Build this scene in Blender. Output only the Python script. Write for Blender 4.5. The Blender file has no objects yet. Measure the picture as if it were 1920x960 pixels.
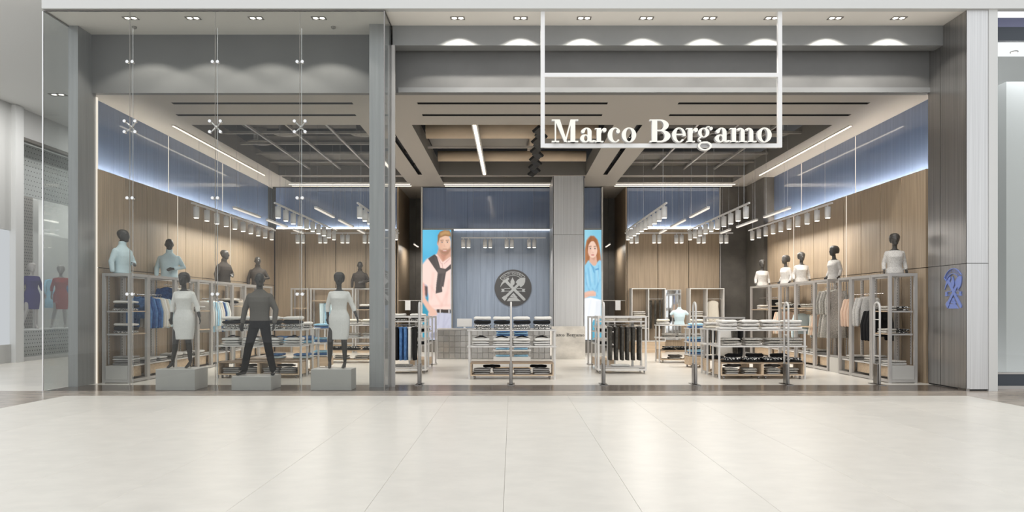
import bpy, bmesh, math, random
import numpy as np
from mathutils import Vector, Matrix
random.seed(7)
PI = math.pi
SC = bpy.context.scene
C = bpy.context.collection

# ------------------------------------------------------------------ camera, world, exposure
F, HZ, EYE = 1400.0, 580.0, 1.45          # focal length in px (1920 frame), horizon row, eye height
cam = bpy.data.cameras.new('camera'); cam.sensor_width = 36.0
cam.lens = 36.0 * F / 1920.0; cam.shift_y = (HZ - 480.0) / 1920.0; cam.clip_end = 200
camo = bpy.data.objects.new('camera', cam); C.objects.link(camo)
camo.location = (0, 0, EYE); camo.rotation_euler = (PI/2, 0, 0)
SC.camera = camo
w = bpy.data.worlds.new('mall_daylight'); SC.world = w; w.use_nodes = True
w.node_tree.nodes['Background'].inputs[0].default_value = (0.97, 0.985, 1.0, 1)
w.node_tree.nodes['Background'].inputs[1].default_value = 1.3
vs = SC.view_settings
vs.view_transform = 'Standard'; vs.look = 'None'; vs.gamma = 1.0; vs.exposure = 0.0; vs.use_curve_mapping = False
SC.cycles.transparent_max_bounces = 32
SC.cycles.sample_clamp_indirect = 4.0
SC.cycles.caustics_reflective = False; SC.cycles.caustics_refractive = False

def XP(px, Y): return (px - 960.0) * Y / F
def ZP(py, Y): return EYE - (py - HZ) * Y / F

# ------------------------------------------------------------------ lights of the place (shop lamps without a fixture mesh of their own are in their builders)
def area(name, loc, sx, sy, power, col=(1, 0.95, 0.88), rot=(0, 0, 0), spread=PI):
    l = bpy.data.lights.new(name, 'AREA'); l.shape = 'RECTANGLE'; l.size = sx; l.size_y = sy
    l.energy = power; l.color = col; l.spread = spread
    o = bpy.data.objects.new(name, l); C.objects.link(o); o.location = loc; o.rotation_euler = rot
    return o
def spot(name, loc, power, angle, blend=0.3, col=(1, 0.95, 0.87), rot=(0, 0, 0), r=0.03):
    l = bpy.data.lights.new(name, 'SPOT'); l.energy = power; l.spot_size = math.radians(angle); l.spot_blend = blend
    l.color = col; l.shadow_soft_size = r
    o = bpy.data.objects.new(name, l); C.objects.link(o); o.location = loc; o.rotation_euler = rot
    return o

# ------------------------------------------------------------------ materials
M = {}
def srgb(r, g, b):
    f = lambda c: (c/255/12.92) if c/255 <= 0.04045 else ((c/255+0.055)/1.055)**2.4
    return (f(r), f(g), f(b), 1)
def mat(name, col, rough=0.5, metal=0.0, emit=0.0, ecol=None, spec=0.5, noise=0.0, nscale=(4, 4, 4), coat=0.0,
        bump=0.0, bscale=(60, 60, 60), rand=0.0, ndetail=4.0, col2=None, sharp=None, vary_rough=0.0):
    m = bpy.data.materials.new(name); m.use_nodes = True
    nt = m.node_tree; b = nt.nodes['Principled BSDF']
    b.inputs['Base Color'].default_value = col; b.inputs['Roughness'].default_value = rough
    b.inputs['Metallic'].default_value = metal; b.inputs['Specular IOR Level'].default_value = spec
    b.inputs['Coat Weight'].default_value = coat; b.inputs['Coat Roughness'].default_value = 0.08
    if emit:
        b.inputs['Emission Color'].default_value = ecol or col; b.inputs['Emission Strength'].default_value = emit
    tc = nt.nodes.new('ShaderNodeTexCoord')
    def coords(scale):
        mp = nt.nodes.new('ShaderNodeMapping'); mp.inputs['Scale'].default_value = scale
        oi = nt.nodes.new('ShaderNodeObjectInfo')
        vm = nt.nodes.new('ShaderNodeVectorMath'); vm.operation = 'ADD'
        sc = nt.nodes.new('ShaderNodeMath'); sc.operation = 'MULTIPLY'; sc.inputs[1].default_value = 37.0
        nt.links.new(oi.outputs['Random'], sc.inputs[0])
        nt.links.new(tc.outputs['Object'], mp.inputs['Vector'])
        nt.links.new(mp.outputs['Vector'], vm.inputs[0]); nt.links.new(sc.outputs[0], vm.inputs[1])
        return vm.outputs[0], oi
    if noise or col2:
        v, oi = coords(nscale)
        n = nt.nodes.new('ShaderNodeTexNoise'); n.inputs['Scale'].default_value = 1.0; n.inputs['Detail'].default_value = ndetail
        n.inputs['Roughness'].default_value = 0.6
        nt.links.new(v, n.inputs['Vector'])
        cr = nt.nodes.new('ShaderNodeValToRGB')
        a, z = sharp or (0.3, 0.7)
        cr.color_ramp.elements[0].position = a; cr.color_ramp.elements[1].position = z
        if col2:
            cr.color_ramp.elements[0].color = col; cr.color_ramp.elements[1].color = col2
        else:
            cr.color_ramp.elements[0].color = tuple(c*(1-noise) for c in col[:3]) + (1,)
            cr.color_ramp.elements[1].color = tuple(min(1, c*(1+noise)) for c in col[:3]) + (1,)
        nt.links.new(n.outputs['Fac'], cr.inputs['Fac'])
        out = cr.outputs['Color']
        if rand:
            hs = nt.nodes.new('ShaderNodeHueSaturation')
            mr = nt.nodes.new('ShaderNodeMapRange'); mr.inputs['To Min'].default_value = 1-rand; mr.inputs['To Max'].default_value = 1+rand
            nt.links.new(oi.outputs['Random'], mr.inputs['Value']); nt.links.new(mr.outputs[0], hs.inputs['Value'])
            nt.links.new(out, hs.inputs['Color']); out = hs.outputs['Color']
        nt.links.new(out, b.inputs['Base Color'])
        if vary_rough:
            mr2 = nt.nodes.new('ShaderNodeMapRange'); mr2.inputs['To Min'].default_value = rough-vary_rough; mr2.inputs['To Max'].default_value = rough+vary_rough
            nt.links.new(n.outputs['Fac'], mr2.inputs['Value']); nt.links.new(mr2.outputs[0], b.inputs['Roughness'])
    if bump:
        v, oi = coords(bscale)
        n = nt.nodes.new('ShaderNodeTexNoise'); n.inputs['Scale'].default_value = 1.0; n.inputs['Detail'].default_value = 3
        nt.links.new(v, n.inputs['Vector'])
        bp = nt.nodes.new('ShaderNodeBump'); bp.inputs['Strength'].default_value = bump; bp.inputs['Distance'].default_value = 0.01
        nt.links.new(n.outputs['Fac'], bp.inputs['Height']); nt.links.new(bp.outputs[0], b.inputs['Normal'])
    M[name] = m
    return m
def emat(name, col, s):
    m = bpy.data.materials.new(name); m.use_nodes = True; nt = m.node_tree
    nt.nodes.remove(nt.nodes['Principled BSDF'])
    e = nt.nodes.new('ShaderNodeEmission'); e.inputs[0].default_value = col; e.inputs[1].default_value = s
    nt.links.new(e.outputs[0], nt.nodes['Material Output'].inputs[0]); M[name] = m; return m
def glassmat(name, tint, ior=1.45, rough=0.0):
    m = bpy.data.materials.new(name); m.use_nodes = True; nt = m.node_tree
    nt.nodes.remove(nt.nodes['Principled BSDF'])
    t = nt.nodes.new('ShaderNodeBsdfTransparent'); t.inputs[0].default_value = tint
    g = nt.nodes.new('ShaderNodeBsdfGlossy'); g.inputs['Roughness'].default_value = rough
    f = nt.nodes.new('ShaderNodeFresnel'); f.inputs['IOR'].default_value = ior
    ge = nt.nodes.new('ShaderNodeNewGeometry'); mr = nt.nodes.new('ShaderNodeMapRange')   # same reflectance entering and leaving the pane
    mr.inputs['To Min'].default_value = ior; mr.inputs['To Max'].default_value = 1/ior
    nt.links.new(ge.outputs['Backfacing'], mr.inputs['Value']); nt.links.new(mr.outputs[0], f.inputs['IOR'])
    x = nt.nodes.new('ShaderNodeMixShader')
    nt.links.new(f.outputs[0], x.inputs[0]); nt.links.new(t.outputs[0], x.inputs[1]); nt.links.new(g.outputs[0], x.inputs[2])
    nt.links.new(x.outputs[0], nt.nodes['Material Output'].inputs[0]); M[name] = m; return m
def vcolmat(name, strength):
    m = bpy.data.materials.new(name); m.use_nodes = True; nt = m.node_tree; b = nt.nodes['Principled BSDF']
    a = nt.nodes.new('ShaderNodeVertexColor'); a.layer_name = 'print'
    b.inputs['Base Color'].default_value = (.03, .03, .03, 1); nt.links.new(a.outputs[0], b.inputs['Emission Color'])
    b.inputs['Emission Strength'].default_value = strength; b.inputs['Roughness'].default_value = 0.3
    M[name] = m; return m

mat('white_paint', (0.60, 0.605, 0.595, 1), 0.6)
mat('soffit_paint', (0.88, 0.85, 0.80, 1), 0.7)
mat('corridor_paint', (0.74, 0.75, 0.745, 1), 0.7)
mat('grey_plaster', (0.155, 0.155, 0.152, 1), 0.6, noise=0.08, nscale=(1.2, 1.2, 1.2))
mat('beam_plaster', (0.23, 0.235, 0.235, 1), 0.55, noise=0.05, nscale=(1, 1, 1))
mat('pillar_metal', (0.36, 0.365, 0.365, 1), 0.38, 0.6, noise=0.1, nscale=(14, 14, 0.5), vary_rough=0.05)
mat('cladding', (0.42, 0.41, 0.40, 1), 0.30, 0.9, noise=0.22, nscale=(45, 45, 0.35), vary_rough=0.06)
mat('cladding_light', (0.58, 0.585, 0.59, 1), 0.42, 0.4, noise=0.12, nscale=(45, 45, 0.35))  # own tone of inner column; on the portal front it stands for hall light
mat('joint_dark', (0.03, 0.03, 0.03, 1), 0.7)
mat('cream_floor', (0.69, 0.66, 0.60, 1), 0.31, spec=0.35, noise=0.05, nscale=(3.5, 5, 3), ndetail=8, rand=0.015, vary_rough=0.03)
mat('store_floor', (0.78, 0.75, 0.69, 1), 0.25, spec=0.4, noise=0.04, nscale=(1.5, 1.5, 1.5))
mat('brown_marble', (0.40, 0.345, 0.285, 1), 0.2, noise=0.3, nscale=(2.5, 7, 3), ndetail=8)
mat('threshold_marble', (0.105, 0.085, 0.07, 1), 0.2, noise=0.4, nscale=(2, 6, 3), ndetail=8)
mat('oak', (0.37, 0.285, 0.198, 1), 0.45, noise=0.22, nscale=(26, 26, 0.7), ndetail=6, rand=0.05)
mat('oak_light', (0.56, 0.43, 0.30, 1), 0.5, noise=0.16, nscale=(1.2, 22, 22), ndetail=5, rand=0.03)
mat('oak_dark', (0.33, 0.24, 0.16, 1), 0.5, noise=0.16, nscale=(1.2, 22, 22), ndetail=5)
mat('blue_panel', (0.165, 0.22, 0.345, 1), 0.09, spec=0.7, coat=0.5, noise=0.11, nscale=(22, 22, 0.25), ndetail=5)
mat('blue_glass', (0.27, 0.33, 0.43, 1), 0.14, spec=0.6, coat=0.4, noise=0.13, nscale=(9, 9, 0.5), ndetail=5)
mat('dark_wall', (0.12, 0.11, 0.097, 1), 0.5, noise=0.2, nscale=(2, 2, 2))
mat('ceiling_paint', (0.42, 0.39, 0.352, 1), 0.7)
mat('coffer_grey', (0.17, 0.16, 0.145, 1), 0.7)
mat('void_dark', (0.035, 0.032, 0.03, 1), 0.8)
mat('duct_beige', (0.62, 0.50, 0.37, 1), 0.6, noise=0.06, nscale=(2, 2, 2))
mat('grid_grey', (0.28, 0.265, 0.24, 1), 0.6)
mat('red_pipe', (0.35, 0.02, 0.02, 1), 0.5)
mat('black', (0.012, 0.012, 0.012, 1), 0.5)
mat('black_matt', (0.02, 0.02, 0.02, 1), 0.8)
mat('steel', (0.72, 0.72, 0.72, 1), 0.25, 1.0)
mat('chrome_dark', (0.25, 0.24, 0.23, 1), 0.25, 1.0)
mat('frame_grey', (0.45, 0.435, 0.42, 1), 0.38, 0.25, noise=0.05, nscale=(3, 3, 3))
mat('frame_white', (0.62, 0.605, 0.585, 1), 0.4)
mat('tube_white', (0.80, 0.80, 0.80, 1), 0.35)
mat('plinth_grey', (0.50, 0.49, 0.465, 1), 0.45, noise=0.06, nscale=(0.8, 0.8, 0.8))
mat('mannequin', (0.05, 0.046, 0.042, 1), 0.45)
mat('mannequin_pale', (0.50, 0.47, 0.45, 1), 0.5)
def fab(n, c, c2=None, sc=30, **k): mat(n, c, 0.85, spec=0.2, noise=(0 if c2 else 0.04), nscale=(sc, sc, sc), bump=0.35, col2=c2, **k)
fab('f_white', (0.80, 0.785, 0.75, 1)); fab('f_cream', (0.72, 0.67, 0.58, 1)); fab('f_black', (0.016, 0.016, 0.017, 1))
fab('f_grey', (0.33, 0.32, 0.31, 1)); fab('f_dkgrey', (0.105, 0.095, 0.085, 1)); fab('f_ltgrey', (0.62, 0.61, 0.59, 1))
fab('f_denim', (0.055, 0.135, 0.33, 1), (0.13, 0.27, 0.52, 1), 14); fab('f_navy', (0.02, 0.05, 0.16, 1), (0.05, 0.13, 0.34, 1), 14)
fab('f_aqua', (0.20, 0.45, 0.66, 1), (0.42, 0.66, 0.80, 1), 14); fab('f_paleblue', (0.62, 0.76, 0.81, 1))
fab('f_peach', (0.72, 0.53, 0.41, 1)); fab('f_trouser', (0.04, 0.038, 0.033, 1), (0.095, 0.09, 0.08, 1), 18)
fab('f_speckle', (0.70, 0.67, 0.62, 1), (0.20, 0.19, 0.175, 1), 150, sharp=(0.46, 0.60), ndetail=1)
fab('f_lace', (0.66, 0.64, 0.61, 1), (0.28, 0.265, 0.25, 1), 150, sharp=(0.50, 0.64), ndetail=1)
fab('f_print', (0.03, 0.03, 0.03, 1), (0.82, 0.8, 0.77, 1), 60, sharp=(0.48, 0.52), ndetail=0)
fab('f_zig', (0.015, 0.015, 0.016, 1), (0.85, 0.85, 0.83, 1), 38, sharp=(0.57, 0.60), ndetail=0)
fab('f_greyprint', (0.50, 0.48, 0.44, 1), (0.17, 0.16, 0.14, 1), 120, sharp=(0.42, 0.60), ndetail=2)
fab('f_dress', (0.80, 0.79, 0.76, 1)); fab('f_slate', (0.15, 0.138, 0.125, 1)); fab('f_taupe', (0.062, 0.053, 0.046, 1)); fab('f_red', (0.55, 0.07, 0.06, 1)); fab('f_purple', (0.03, 0.02, 0.16, 1))
mat('shoe_black', (0.012, 0.011, 0.01, 1), 0.25)
mat('marble', (0.63, 0.60, 0.55, 1), 0.25, noise=0.24, nscale=(1.8, 1.8, 3.0), ndetail=9)
mat('counter_tile', (0.36, 0.35, 0.335, 1), 0.12, 0.55, rand=0.12, noise=0.08, nscale=(3, 3, 3))
mat('logo_grey', (0.085, 0.085, 0.088, 1), 0.4); mat('logo_light', (0.50, 0.52, 0.53, 1), 0.4); mat('logo_blue', (0.20, 0.27, 0.62, 1), 0.35)
mat('letter_side', (0.55, 0.55, 0.56, 1), 0.4); mat('text_dark', (0.03, 0.03, 0.03, 1), 0.5)
mat('card_white', (0.75, 0.75, 0.75, 1), 0.5); mat('mirror', (0.85, 0.87, 0.88, 1), 0.03, 1.0)
mat('screen_white', (0.8, 0.8, 0.8, 1), 0.3)
mat('perforated', (0.50, 0.50, 0.50, 1), 0.5)
mat('shop_dark', (0.035, 0.045, 0.06, 1), 0.3); mat('shop_blue', (0.16, 0.17, 0.27, 1), 0.3)
emat('letter_face', (1.0, 0.985, 0.90, 1), 1.02)
emat('led', (1.0, 0.88, 0.72, 1), 3.2)
emat('led_soft', (1.0, 0.90, 0.78, 1), 1.1)
emat('led_cove', (1.0, 0.92, 0.82, 1), 85.0)
emat('led_cool', (0.85, 0.91, 1.0, 1), 2.5)
emat('lamp_glow', (1.0, 0.93, 0.82, 1), 8.0)
emat('daylight_panel', (0.93, 0.97, 1.0, 1), .6); emat('shop_fill', (1, .97, .93, 1), 4.0)
glassmat('glass', (0.885, 0.895, 0.89, 1), 1.32); glassmat('glass_edge', (0.80, 0.86, 0.84, 1))
vcolmat('lightbox_print', 1.0)

# ------------------------------------------------------------------ mesh helpers
class MB:
    def __init__(s): s.v = []; s.f = []; s.m = []; s.mi = 0
    def add(s, vs, fs):
        n = len(s.v); s.v += [tuple(v) for v in vs]; s.f += [tuple(i+n for i in f) for f in fs]; s.m += [s.mi]*len(fs); return s
    def box(s, x0, x1, y0, y1, z0, z1):
        x0, x1 = min(x0, x1), max(x0, x1); y0, y1 = min(y0, y1), max(y0, y1); z0, z1 = min(z0, z1), max(z0, z1)
        return s.add([(x0,y0,z0),(x1,y0,z0),(x1,y1,z0),(x0,y1,z0),(x0,y0,z1),(x1,y0,z1),(x1,y1,z1),(x0,y1,z1)],
              [(0,3,2,1),(4,5,6,7),(0,1,5,4),(1,2,6,5),(2,3,7,6),(3,0,4,7)])
    def bevbox(s, x0, x1, y0, y1, z0, z1, b):
        bm = bmesh.new(); bmesh.ops.create_cube(bm, size=1)
        for v in bm.verts: v.co = Vector(((x0+x1)/2+v.co.x*(x1-x0), (y0+y1)/2+v.co.y*(y1-y0), (z0+z1)/2+v.co.z*(z1-z0)))
        bmesh.ops.bevel(bm, geom=bm.edges[:], offset=b, segments=1, affect='EDGES', clamp_overlap=True)
        bm.verts.index_update()
        s.add([v.co[:] for v in bm.verts], [[v.index for v in f.verts] for f in bm.faces]); bm.free(); return s
    def cyl(s, p, q, r, seg=10, r2=None):
        return s.tube([p, q], [r, r if r2 is None else r2], seg, cap=False)
    def tube(s, pts, rad, seg=8, cap=True, side=None):
        P = [Vector(p) for p in pts]; R = [(r, r) if not isinstance(r, tuple) else r for r in (rad if isinstance(rad, list) else [rad]*len(P))]
        if cap:   # rounded ends
            d0 = (P[0]-P[1]).normalized(); d1 = (P[-1]-P[-2]).normalized(); k0 = min(R[0]); k1 = min(R[-1])
            P = [P[0]+d0*k0*0.95, P[0]+d0*k0*0.6] + P + [P[-1]+d1*k1*0.6, P[-1]+d1*k1*0.95]
            R = [(R[0][0]*.3, R[0][1]*.3), (R[0][0]*.8, R[0][1]*.8)] + R + [(R[-1][0]*.8, R[-1][1]*.8), (R[-1][0]*.3, R[-1][1]*.3)]
        vs = []; u = None
        for i, p in enumerate(P):
            t = (P[min(i+1, len(P)-1)]-P[max(i-1, 0)]).normalized()
            if u is None:
                ref = Vector(side) if side else (Vector((0,0,1)) if abs(t.z) < 0.9 else Vector((1,0,0)))
                u = (ref - t*ref.dot(t)).normalized()
            else:
                u2 = u - t*u.dot(t); u = u2.normalized() if u2.length > 1e-6 else u
            v = t.cross(u)
            for k in range(seg):
                a = 2*PI*k/seg; vs.append(p + u*math.cos(a)*R[i][0] + v*math.sin(a)*R[i][1])
        n = len(P); fs = [(i*seg+k, i*seg+(k+1)%seg, (i+1)*seg+(k+1)%seg, (i+1)*seg+k) for i in range(n-1) for k in range(seg)]
        fs += [tuple(range(seg-1, -1, -1)), tuple((n-1)*seg+k for k in range(seg))]
        return s.add(vs, fs)
    def loft(s, rings, seg=16, p=2.0, wob=0.0, wn=5, ph=0.0):   # rings (z, cx, cy, rx, ry)
        vs = []
        for i, (z, cx, cy, rx, ry) in enumerate(rings):
            for k in range(seg):
                a = 2*PI*k/seg; c, q = math.cos(a), math.sin(a)
                f = 1 + wob*math.sin(wn*a+ph+i*0.2)*(i/len(rings))
                vs.append((cx+rx*f*math.copysign(abs(c)**(2/p), c), cy+ry*f*math.copysign(abs(q)**(2/p), q), z))
        n = len(rings); fs = [(i*seg+k, i*seg+(k+1)%seg, (i+1)*seg+(k+1)%seg, (i+1)*seg+k) for i in range(n-1) for k in range(seg)]
        fs += [tuple(range(seg-1, -1, -1)), tuple((n-1)*seg+k for k in range(seg))]
        return s.add(vs, fs)
    def prism(s, poly, fn, d):    # 2-d polygon, fn(u, v, w) -> point, from w=0 to w=d
        n = len(poly); vs = [fn(u, v, 0) for u, v in poly] + [fn(u, v, d) for u, v in poly]
        fs = [tuple(range(n-1, -1, -1)), tuple(range(n, 2*n))] + [(i, (i+1) % n, n+(i+1) % n, n+i) for i in range(n)]
        return s.add(vs, fs)
    def mesh(s, name, mats, smooth=False, fix=True):
        me = bpy.data.meshes.new(name); me.from_pydata([tuple(v) for v in s.v], [], s.f)
        for m in (mats if isinstance(mats, (list, tuple)) else [mats]): me.materials.append(M[m] if isinstance(m, str) else m)
        me.polygons.foreach_set('material_index', s.m)
        if fix:
            bm = bmesh.new(); bm.from_mesh(me); bmesh.ops.recalc_face_normals(bm, faces=bm.faces[:]); bm.to_mesh(me); bm.free()
        if smooth: me.polygons.foreach_set('use_smooth', [True]*len(me.polygons))
        me.update(); return me
def link(name, me, parent=None, loc=None, rotz=0, scale=None):
    o = bpy.data.objects.new(name, me); C.objects.link(o); o.parent = parent
    if loc is not None: o.location = loc
    if rotz: o.rotation_euler = (0, 0, rotz)
    if scale: o.scale = scale
    return o
def ob(name, mb, mats, parent=None, smooth=False, loc=None, rotz=0): return link(name, mb.mesh(name, mats, smooth), parent, loc, rotz)
def bx(name, m, parent, *a, bev=0): return ob(name, MB().bevbox(*a, bev) if bev else MB().box(*a), m, parent)
def tag(o, label, cat, group=None):
    o['label'] = label; o['category'] = cat
    if group: o['group'] = group
    return o
def thing(name, label, cat, loc=(0, 0, 0), rotz=0, group=None):
    o = bpy.data.objects.new(name, None); C.objects.link(o); o.empty_display_size = 0.1
    o.location = loc; o.rotation_euler = (0, 0, rotz); return tag(o, label, cat, group)
def struct(o, label=None):
    o['kind'] = 'structure'
    if label: o['label'] = label
    return o
def dup(root, loc=None, rotz=None, label=None, group=None):
    r = root.copy(); C.objects.link(r)
    if loc is not None: r.location = loc
    if rotz is not None: r.rotation_euler = (0, 0, rotz)
    if label: r['label'] = label
    if group: r['group'] = group
    for ch in list(root.children):
        c = ch.copy(); C.objects.link(c); c.parent = r
        for g in list(ch.children):
            d = g.copy(); C.objects.link(d); d.parent = c
    return r
ORD = ['first', 'second', 'third', 'fourth', 'fifth', 'sixth', 'seventh', 'eighth', 'ninth', 'tenth', 'eleventh', 'twelfth']
# ================================================================== THE SETTING
# ---- floors
fl = struct(bx('floor', 'joint_dark', None, -7.5, 7.62, -6.0, 12.53, -0.20, -0.032), 'polished cream stone floor of the mall in front of the shop')
tile_me = MB().bevbox(0, 0.9925, -6.0, 12.53, -0.03, 0, 0.0015).mesh('floor_tile', 'cream_floor')
x = -7.5
first = -0.062 - 0.9945*7
link('floor_tile', MB().box(-7.5, first-0.003, -6.0, 12.53, -0.03, 0).mesh('floor_tile', 'cream_floor'), fl)
for k in range(14): link('floor_tile', tile_me, fl, (first+0.9945*k, 0, 0))
link('floor_tile', MB().box(first+0.9945*14, 7.62, -6.0, 12.53, -0.03, 0).mesh('floor_tile', 'cream_floor'), fl)
struct(bx('trim_1', 'brown_marble', None, -7.5, 7.62, 12.535, 13.27, -0.1, 0), 'brown marble border strip along the shop threshold')
struct(bx('trim_2', 'brown_marble', None, -14.0, -7.505, -6, 13.27, -0.1, 0), 'brown marble border paving on the left side')
struct(bx('trim_3', 'brown_marble', None, 7.625, 16.0, -6, 13.9, -0.1, 0), 'brown marble border paving on the right side')
struct(bx('trim_4', 'threshold_marble', None, -8.32, 8.08, 13.275, 14.30, -0.1, 0.002), 'dark brown marble threshold strip under the shop front')
struct(bx('floor', 'store_floor', None, -8.34, 8.34, 14.30, 28.6, -0.1, 0), 'cream polished floor inside the clothes shop')
struct(bx('floor', 'store_floor', None, -22, -8.33, 13.275, 42, -0.1, 0), 'pale floor of the mall corridor on the left')

# ---- mall shell
struct(bx('wall_front', 'white_paint', None, -8.316, 16, 13.2, 13.34, 6.77, 10.5), 'white bulkhead above the shop front')
struct(bx('ceiling', 'soffit_paint', None, -8.316, 8.46, 13.341, 14.46, 6.77, 6.87), 'cream soffit of the shop portal with square downlights')
struct(bx('ceiling', 'corridor_paint', None, -24, -8.316, 13.2, 42, 7.03, 7.2), 'white ceiling of the left mall corridor')
struct(bx('wall_back', 'white_paint', None, -24, -8.4, 41.8, 42, 0, 7.1), 'white wall closing the mall corridor')
struct(bx('wall_recess', 'grey_plaster', None, -8.14, -2.27, 14.46, 14.6, 5.64, 6.9), 'grey plaster bulkhead above the window display')
struct(bx('wall_recess', 'grey_plaster', None, -2.27, 8.08, 14.46, 14.6, 5.64, 6.9), 'grey plaster bulkhead above the shop entrance')
struct(bx('trim_5', 'beam_plaster', None, -2.24, 8.08, 14.0, 14.30, 6.40, 6.769), 'pale grey beam washed by downlights above the entrance')
struct(bx('trim_6', 'beam_plaster', None, -2.2, 8.08, 14.43, 14.459, 5.645, 5.74), 'paler strip along the bulkhead edge above the entrance')  # plain paler strip on the lower bulkhead edge
struct(bx('wall_left', 'pillar_metal', None, -8.322, -8.14, 14.0, 14.6, 0, 6.77), 'grey metal clad end pier of the shop window')
struct(ob('trim_7', MB().box(-8.139, -8.115, 14.60, 14.64, 0.0, 5.6), 'led_soft'), 'glowing vertical edge strip at the left pier')
pm = struct(bx('wall_pillar', 'pillar_metal', None, -2.66, -2.29, 13.92, 14.46, 0, 6.77), 'grey metal pillar between window and entrance')
struct(bx('trim_8', 'frame_grey', None, -2.255, -2.195, 13.98, 14.05, 0, 6.4), 'pale metal post at the edge of the entrance')

# ---- right portal column with cladding panels
cw = struct(bx('wall_column', 'joint_dark', None, 8.10, 8.45, 13.29, 14.5, 0, 6.77), 'brushed metal clad column right of the entrance')
for (z0, z1) in ((0.03, 2.262), (2.272, 6.765)):
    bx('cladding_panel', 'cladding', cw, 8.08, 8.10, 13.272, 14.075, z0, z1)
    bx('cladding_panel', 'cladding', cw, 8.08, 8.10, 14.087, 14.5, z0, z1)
    bx('cladding_panel', 'cladding_light', cw, 8.08, 8.46, 13.262, 13.29, z0, z1)  # front face gets a paler copy, hall light put into its colour
bx('kick_plate', 'chrome_dark', cw, 8.06, 8.12, 13.25, 13.5, 0, 0.04)
struct(bx('wall_right', 'white_paint', None, 8.462, 8.62, 13.25, 14.3, 0, 6.77), 'narrow white wall beside the metal column')

# ---- shop side walls: oak panels, glossy blue band above with a light cove between
def side_wall(name, sx, y1):
    face = sx*8.10
    wl = struct(bx(name, 'joint_dark', None, sx*8.34, sx*8.44, 14.60, 28.3, 0, 5.66), 'side wall of the shop with oak panels under a blue glossy band')
    a, b = sorted((face, face+sx*0.06))
    n = round((y1-14.62)/0.955)
    w = (y1-14.62)/n
    lo = MB().box(a, b, 0, w-0.022, 0.0, 2.262).mesh('oak_panel', 'oak'); hi = MB().box(a, b, 0, w-0.022, 2.276, 4.20).mesh('oak_panel', 'oak')
    a2, b2 = sorted((sx*8.32, sx*8.339))
    bl = MB().box(a2, b2, 0, w-0.004, 4.0, 5.65).mesh('blue_panel', 'blue_panel')
    for k in range(n):
        y = 14.62+k*w
        link('oak_panel', lo, wl, (0, y, 0)); link('oak_panel', hi, wl, (0, y, 0)); link('blue_panel', bl, wl, (0, y, 0))
    a3, b3 = sorted((sx*8.161, sx*8.20))
    bx('cove_shelf', 'oak', wl, *sorted((sx*8.1605, sx*8.319)), 14.62, y1-.02, 4.02, 4.05)
    bx('cove_light', 'led_cove', wl, a3, b3, 14.7, y1-0.1, 4.13, 4.142); bx('cove_light_base', 'frame_grey', wl, a3, b3, 14.7, y1-0.1, 4.051, 4.129)
    a4, b4 = sorted((sx*8.07, sx*8.2))
    for y in (18.08, 21.45):
        bx('light_strip', 'led_soft', wl, *sorted((sx*8.09, sx*8.099)), y-0.008, y+0.008, 2.2, 4.2)
        bx('light_strip', 'led_soft', wl, *sorted((sx*8.31, sx*8.319)), y-0.008, y+0.008, 4.24, 5.64)
    return wl
side_wall('wall_left', -1, 25.45)
wr = side_wall('wall_right', 1, 23.7)
bx('dark_panel', 'dark_wall', wr, 8.0, 8.339, 23.72, 25.5, 0, 5.65)

# ---- back wall
def back_panels(parent, x0, x1, n, Y):
    w = (x1-x0)/n
    lo = MB().box(0, w-0.022, Y-0.10, Y-0.002, 0.0, 4.20).mesh('oak_panel', 'oak')
    bl = MB().box(0, w-0.004, Y-0.02, Y-0.001, 4.22, 5.62).mesh('blue_panel', 'blue_panel')
    for k in range(n):
        link('oak_panel', lo, parent, (x0+k*w, 0, 0)); link('blue_panel', bl, parent, (x0+k*w, 0, 0))
    bx('cove_light', 'led_cove', parent, x0+0.05, x1-0.05, Y-0.06, Y-0.03, 4.202, 4.212)
YB = 25.6
wb = struct(bx('wall_back', 'joint_dark', None, 3.92, 7.12, YB, YB+0.2, 0, 5.66), 'oak back wall on the right with blue band above')
back_panels(wb, 3.94, 7.10, 3, YB)
bx('side_return', 'oak', wb, 3.88, 3.919, YB-0.1, 28.3, 0, 5.66)
bx('edge_trim', 'frame_grey', wb, 7.101, 7.13, YB-0.11, YB-0.001, 0, 5.62)
struct(bx('wall_back', 'dark_wall', None, 7.13, 8.2, YB-0.05, YB+0.2, 0, 5.66), 'dark charcoal end of the back wall')
wb2 = struct(bx('wall_back', 'joint_dark', None, -8.2, -3.92, YB, YB+0.2, 0, 5.66), 'oak back wall on the left with blue band above')
back_panels(wb2, -8.09, -3.94, 4, YB)
bx('side_return', 'oak', wb2, -3.919, -3.88, YB-0.1, 28.3, 0, 5.66)
for s in (-1, 1):
    a, b = sorted((s*3.05, s*3.95))
    q = struct(bx('wall_back', 'dark_wall', None, a, b, 28.3, 28.45, 0, 5.66), 'dark end wall of the passage %s of the blue wall' % ('left' if s < 0 else 'right'))
    for k in range(3): bx('dark_panel', 'dark_wall', q, a+0.02+k*(b-a-0.02)/3, a+(k+1)*(b-a-0.02)/3, 28.26, 28.299, 0, 5.6)
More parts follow.
